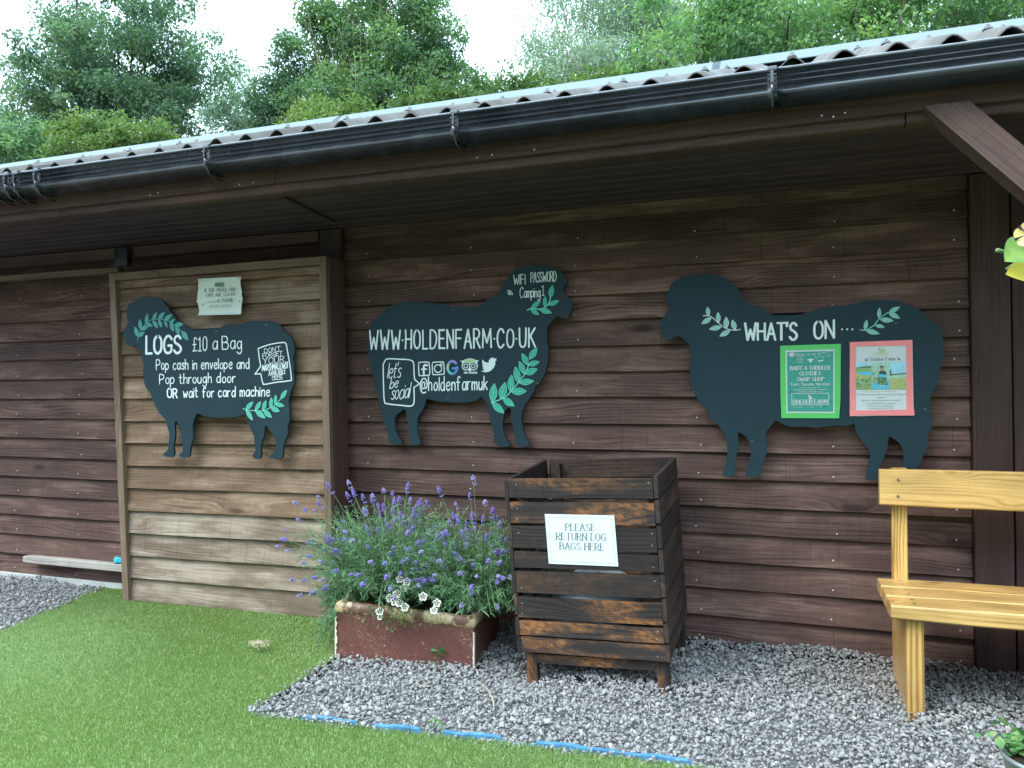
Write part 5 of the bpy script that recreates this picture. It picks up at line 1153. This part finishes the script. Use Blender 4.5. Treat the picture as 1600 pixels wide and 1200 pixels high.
leafobj("leaves", 190, lambda rg, n: (np.c_[tb.x+rg.normal(-.025, .052, n), tb.y+rg.normal(.045, .05, n), .172+np.abs(rg.normal(0, .020, n))], np.c_[rg.normal(-.2, .8, (n, 2)), rg.uniform(-.1, .7, n)]), .030, 21, M['strawb'], PT, .85, .45, .25)
m = MB()
for i in range(22): a = random.uniform(0, 6.28); m.tube([(tb.x, tb.y, .185), (tb.x+.06*math.cos(a), tb.y+.06*math.sin(a), .23)], .0014, 4)
m.build("stems", M['stem'], PT)

# ------------------------------------------------------------------ hanging basket just beyond the right edge, petunias trailing into view
hb = Vector((.56, -2.26, 1.44))
HB = empty("hanging_basket", hb, "petunia basket with bright leaves and cream striped flower at the right edge", "hanging basket")
m = MB(); m.lathe(hb, [(0, -.13), (.07, -.12), (.11, -.07), (.13, 0), (.136, .004), (.12, .0), (0, -.01)], 24); m.build("basket", M['soil'], HB)
m = MB()
for a in (0, 2.1, 4.2): m.tube([hb+Vector((.13*math.cos(a), .13*math.sin(a), 0)), hb+Vector((0, 0, .36))], .002, 5)
m.build("chains", M['dark'], HB)
HS = empty("basket_stand", (.95, -2.26, 0), "black iron hook stand holding the hanging basket", "stand")
m = MB(); m.tube([(.95, -2.26, -.03), (.95, -2.26, 1.7), (.93, -2.26, 1.83), (.85, -2.26, 1.90), (.70, -2.26, 1.89), (.60, -2.26, 1.84), (.56, -2.26, 1.80), (.56, -2.26, 1.79)], .008, 8); m.build("pole", M['dark'], HS)
def rnd_leaf(mb, c, d, up, L, W, mat=0):
    d = d.normalized(); s = d.cross(up).normalized(); u = s.cross(d); N = 8; vs = [c]; 
    rows = []
    for i in range(N+1):
        t = i/N; wv = W*.5*math.sin(math.pi*min(1, t**.75))**.8 if 0 < t < 1 else 0
        ctr = c+d*L*t-u*L*.18*t*t; rows.append((ctr-s*wv+u*wv*.22, ctr, ctr+s*wv+u*wv*.22))
    vs = [p for r in rows for p in r]; mb.add(vs, [(i*3+k, i*3+k+1, i*3+4+k, i*3+3+k) for i in range(N) for k in range(2)], None, mat, True)
def tip(px, py, d): return wd_(px, py, d)
stm = MB()
for (cx, cy, d, tx, ty, L, W, mt) in ((1612, 385, 1.38, 1574, 402, .062, .062, 'fresh'), (1612, 425, 1.40, 1578, 424, .055, .046, 'petalyel'), (1625, 402, 1.44, 1606, 440, .05, .04, 'fresh'), (1640, 360, 1.42, 1612, 350, .05, .045, 'fresh')):
    c = tip(cx, cy, d); t_ = tip(tx, ty, d-.02); mm = MB(); rnd_leaf(mm, c, t_-c, (CAM-c).normalized()*1+Vector((0, 0, .35)), L, W)
    o = mm.build("leaf", M[mt], HB)
    if mt == 'fresh': a_ = o.data.attributes.new("tint", 'FLOAT', 'POINT'); a_.data.foreach_set("value", np.array([(.95 if i % 3 == 1 else .30)+.22*((i//3) % 2) for i in range(len(o.data.vertices))], np.float32))
    stm.tube([c, c.lerp(hb, .5)+Vector((0, 0, .03)), hb], .0018, 5)
stm.tube([tip(1558, 391, 1.40), tip(1572, 394, 1.41), tip(1590, 398, 1.42)], [.0042, .0028, .0016], 6); stm.tube([tip(1573, 421, 1.41), tip(1582, 414, 1.41), tip(1592, 405, 1.42)], [.0036, .0026, .0015], 6); stm.tube([tip(1590, 398, 1.42), tip(1640, 396, 1.45), hb], .0018, 5)
stm.build("stems", M['stem'], HB)
fm = MB(); fcn = tip(1606, 366, 1.36); fd = ((CAM-fcn).normalized()+Vector((-.35, 0, .1))).normalized(); qr = fd.to_track_quat('Z', 'Y').to_matrix()
for q in range(5):
    a0 = 2*math.pi*q/5+.35; vs = [Vector((0, 0, -.004))]; vs2 = []
    for i in range(9):
        t = -1+i/4; an = a0+t*.60; r = .0215*(1-.22*abs(t)**3); vs.append(Vector((r*math.cos(an), r*math.sin(an), .003*math.cos(t))))
    fm.add([fcn+qr@v for v in vs], [(0, i, i+1) for i in range(1, 9)], None, 0, True)
    an = a0+math.pi/5; fm.add([fcn+qr@Vector(v) for v in ((.004*math.cos(an), .004*math.sin(an), .0035), (.020*math.cos(an-.14), .020*math.sin(an-.14), .0048), (.021*math.cos(an+.14), .021*math.sin(an+.14), .0048))], [(0, 1, 2)], None, 1)
fm.build("flower", [plain("cream_petunia", (.70, .58, .22), .5), M['petaldark']], HB)
leafobj("foliage", 90, lambda rg, n: (np.c_[hb.x+rg.normal(.02, .06, n), hb.y+rg.normal(0, .06, n), hb.z+rg.normal(.03, .05, n)], rg.normal(size=(n, 3))), .05, 33, M['fresh'], HB, .7)

# ------------------------------------------------------------------ trees behind the shed
STEMS = [((545, 200), (530, 120), (512, 60)), ((550, 200), (542, 110), (530, 40)), ((555, 200), (556, 110), (550, 30)), ((560, 200), (568, 120), (575, 60)), ((548, 200), (522, 130), (495, 85)), ((553, 200), (549, 120), (540, 50)), ((558, 200), (562, 120), (564, 50)), ((566, 200), (580, 140), (592, 95)), ((540, 200), (512, 150), (485, 120))]
def tree(name, label, cat, group, depth, lobes, leafL, mat, bark, nclump, nleaf, csig, seed, base_px=None, asp=.5, trunk_r=.2, limbs=14, mean=.45, droop=.2, twig=False):
    rg = np.random.default_rng(seed); k = depth/FPX
    cs = [(wd_(x, y, depth+dz), rx*k, ry*k) for x, y, rx, ry, dz in lobes]
    cx = sum(c.x for c, _, _ in cs)/len(cs); cy = sum(c.y for c, _, _ in cs)/len(cs)
    base = Vector((cx, cy, -.05)) if base_px is None else wd_(base_px, 560, depth); base.z = -.05
    root = empty(name, base, label, cat, group)
    wgt = np.array([a*b*a for _, a, b in cs]); wgt = wgt/wgt.sum(); ctrs = []
    for i in range(nclump):
        c, a, b = cs[rg.choice(len(cs), p=wgt)]; v = rg.normal(size=3); v /= np.linalg.norm(v); r = rg.uniform(.25, 1)**.45; ctrs.append((c.x+v[0]*a*r, c.y+v[1]*a*r, c.z+v[2]*b*r))
    ctrs = np.array(ctrs); sh = rg.uniform(.55, 1.35, nclump); cnt = rg.poisson(nleaf*sh); tint_c = rg.normal(mean, .17, nclump)
    idx = np.repeat(np.arange(nclump), cnt); n = len(idx)
    off = rg.normal(size=(n, 3)); off *= (rg.uniform(0, 1, n)**.42/np.linalg.norm(off, axis=1))[:, None]; off = off*1.75*csig*sh[idx][:, None]*np.array([1, 1, .72]); b = ctrs[idx]+off
    d = rg.normal(size=(n, 3))+off/csig*.4+np.array([0, 0, -droop]); up = rg.normal(size=(n, 3))*.55+np.array([0, 0, 1.0])
    d /= np.linalg.norm(d, axis=1)[:, None]; s = np.cross(d, up); s /= np.linalg.norm(s, axis=1)[:, None]+1e-6; nn = np.cross(s, d)
    l = (leafL*rg.uniform(.6, 1.3, n))[:, None]; w_ = l*asp*.5
    V = np.empty((n, 4, 3), np.float32); V[:, 0] = b; V[:, 1] = b+d*l*.45+s*w_+nn*w_*.3; V[:, 2] = b+d*l-nn*l*.1; V[:, 3] = b+d*l*.45-s*w_+nn*w_*.3
    i0 = (np.arange(n)*4)[:, None]; Fq = np.vstack([i0+[0, 1, 2], i0+[0, 2, 3]]); t = np.clip(tint_c[idx]+rg.normal(0, .13, n), 0, 1)
    fast("crown", V.reshape(-1, 3), Fq, mat, root, np.repeat(t, 4))
    m = MB(); top = max(c.z for c, _, _ in cs); fork = Vector((base.x, base.y, max(.8, top*.30)))
    m.tube([base, base.lerp(fork, .5)+Vector((.05, .03, 0)), fork], [trunk_r*1.2, trunk_r, trunk_r*.85], 9)
    pick = rg.choice(nclump, min(limbs, nclump), replace=False)
    for q in pick:
        e = Vector(ctrs[q]); md = fork.lerp(e, .5)+Vector((rg.normal()*.15, rg.normal()*.15, abs(rg.normal())*.3)); m.tube([fork, fork.lerp(md, .6), md, md.lerp(e, .6), e], [trunk_r*.5, trunk_r*.36, trunk_r*.25, trunk_r*.13, trunk_r*.05], 6)
        for j in range(4):
            q2 = md.lerp(e, rg.uniform(.2, .9)); e2 = q2+Vector(rg.normal(size=3)*csig*1.8); m.tube([q2, q2.lerp(e2, .5)+Vector((0, 0, .05)), e2], [trunk_r*.10, trunk_r*.07, trunk_r*.02], 4)
    if twig:
        for q in STEMS: m.tube([wd_(x, y, depth-1.5+random.uniform(-.5, .5)) for x, y in q], [.026, .018, .006], 5)
    m.build("trunk", bark, root); return root
TG = "tall trees standing behind the shed"; BG = "bushes growing behind the shed roof"
tree("broadleaf_tree", "large dark green tree at the left with a wide rounded crown", "tree", TG, 22, [(190, 90, 120, 95, 0), (100, 130, 90, 85, -.5), (270, 120, 85, 80, .3), (165, 30, 100, 70, 0), (255, 45, 85, 70, .5), (60, 165, 75, 70, 0), (20, 215, 60, 60, 0), (310, 150, 50, 60, 0), (190, 190, 130, 70, 0), (350, 85, 18, 12, 0), (130, 260, 140, 60, 0)], .125, M['oak'], M['bark'], 300, 190, .27, 11, 190, .5, .24, 30, .42)
tree("broadleaf_tree", "middle tree with bare pale stems showing low in its crown", "tree", TG, 24, [(590, 40, 110, 80, 0), (540, 20, 75, 60, 0), (660, 80, 75, 70, 0), (500, 70, 55, 55, 0), (700, 120, 55, 55, 0), (620, 120, 105, 70, 0), (735, 140, 25, 35, 0), (590, 180, 140, 60, 0), (560, -10, 75, 45, 0)], .135, M['mid'], M['palebark'], 290, 185, .28, 12, 560, .5, .22, 42, .5, twig=True)
tree("conifer_tree", "narrow blue green tree close left of the middle tree", "tree", TG, 25, [(440, 125, 32, 45, 0), (430, 160, 45, 40, 0), (455, 95, 25, 30, 0), (440, 200, 55, 40, 0), (470, 140, 40, 50, 0)], .13, M['oak'], M['bark'], 120, 120, .26, 13, 440, .45, .15, 12, .3)
tree("sapling_tree", "thin loose leaved sapling between the left and middle trees", "tree", TG, 27, [(365, 150, 40, 55, 0), (385, 185, 50, 45, 0), (345, 190, 40, 40, 0), (372, 110, 22, 28, 0)], .13, M['willow'], M['bark'], 90, 70, .28, 14, 365, .45, .10, 16, .15)
tree("willow_tree", "pale silvery tree with fine narrow leaves right of the sky gap", "tree", TG, 19, [(900, 60, 85, 90, 0), (960, 40, 100, 90, 0), (870, 110, 60, 55, 0), (840, 140, 50, 45, 0), (1010, 80, 90, 80, .5), (930, -10, 80, 50, 0), (1080, 50, 90, 80, 1), (1180, 40, 120, 80, 1.5), (950, 140, 130, 50, 0)], .15, M['willow'], M['palebark'], 330, 130, .32, 15, 960, .22, .2, 40, .5, .5)
tree("cherry_tree", "nearest broad leaved tree at the right with bright leaf sprays", "tree", TG, 10.5, [(1080, 90, 110, 60, 0), (1190, 60, 120, 70, 0), (1320, 40, 130, 75, .3), (1450, 30, 130, 70, .3), (1570, 20, 110, 65, .3), (1010, 130, 80, 45, 0), (1250, -10, 150, 60, .5), (1450, -30, 160, 60, .5), (1100, 10, 110, 60, .5), (1300, 110, 160, 45, 0), (1660, -10, 110, 70, .3)], .088, M['cherry'], M['bark'], 520, 84, .17, 16, 1330, .42, .16, 40, .5, .6)
tree("shrub", "yellow green shrub rising before the middle tree's pale stems", "shrub", BG, 14, [(510, 185, 42, 26, 0), (565, 182, 40, 22, 0), (480, 198, 38, 20, 0), (530, 220, 85, 28, 0)], .085, M['bush'], M['bark'], 110, 110, .14, 17, 520, .5, .06, 14, .45)
tree("shrub", "light green shrub low in front of the large left tree", "shrub", BG, 14, [(165, 208, 50, 22, 0), (225, 212, 42, 18, 0), (125, 205, 32, 22, 0), (190, 240, 105, 26, 0)], .085, M['bush'], M['bark'], 110, 110, .14, 18, 180, .5, .06, 14, .3)
tree("shrub", "green shrub above the roof, below the right side of the middle tree", "shrub", BG, 15, [(690, 156, 50, 26, 0), (742, 146, 36, 24, 0), (650, 168, 36, 20, 0), (700, 186, 85, 28, 0)], .09, M['bush'], M['bark'], 110, 110, .15, 19, 690, .5, .06, 14, .12)
tree("shrub", "small shrub under the sky gap left of the silvery tree", "shrub", BG, 16, [(812, 140, 40, 24, 0), (848, 150, 42, 22, 0), (780, 156, 36, 20, 0), (820, 176, 75, 26, 0)], .09, M['bush'], M['bark'], 90, 110, .15, 20, 820, .5, .06, 12, .15)
tree("shrub", "grey green shrub at the far left edge above the gutter", "shrub", BG, 15, [(30, 225, 60, 30, 0), (90, 225, 50, 28, 0), (-30, 225, 60, 35, 0), (40, 255, 110, 30, 0)], .09, M['mid'], M['bark'], 100, 110, .15, 22, 40, .5, .06, 12, .5)
tree("shrub", "bright leafy shrub just above the roof left of the nearest tree", "shrub", BG, 11, [(960, 125, 44, 20, 0), (1012, 120, 42, 20, 0), (922, 136, 36, 18, 0), (980, 150, 95, 22, 0)], .085, M['bush'], M['bark'], 90, 100, .12, 23, 970, .5, .06, 12, .4)
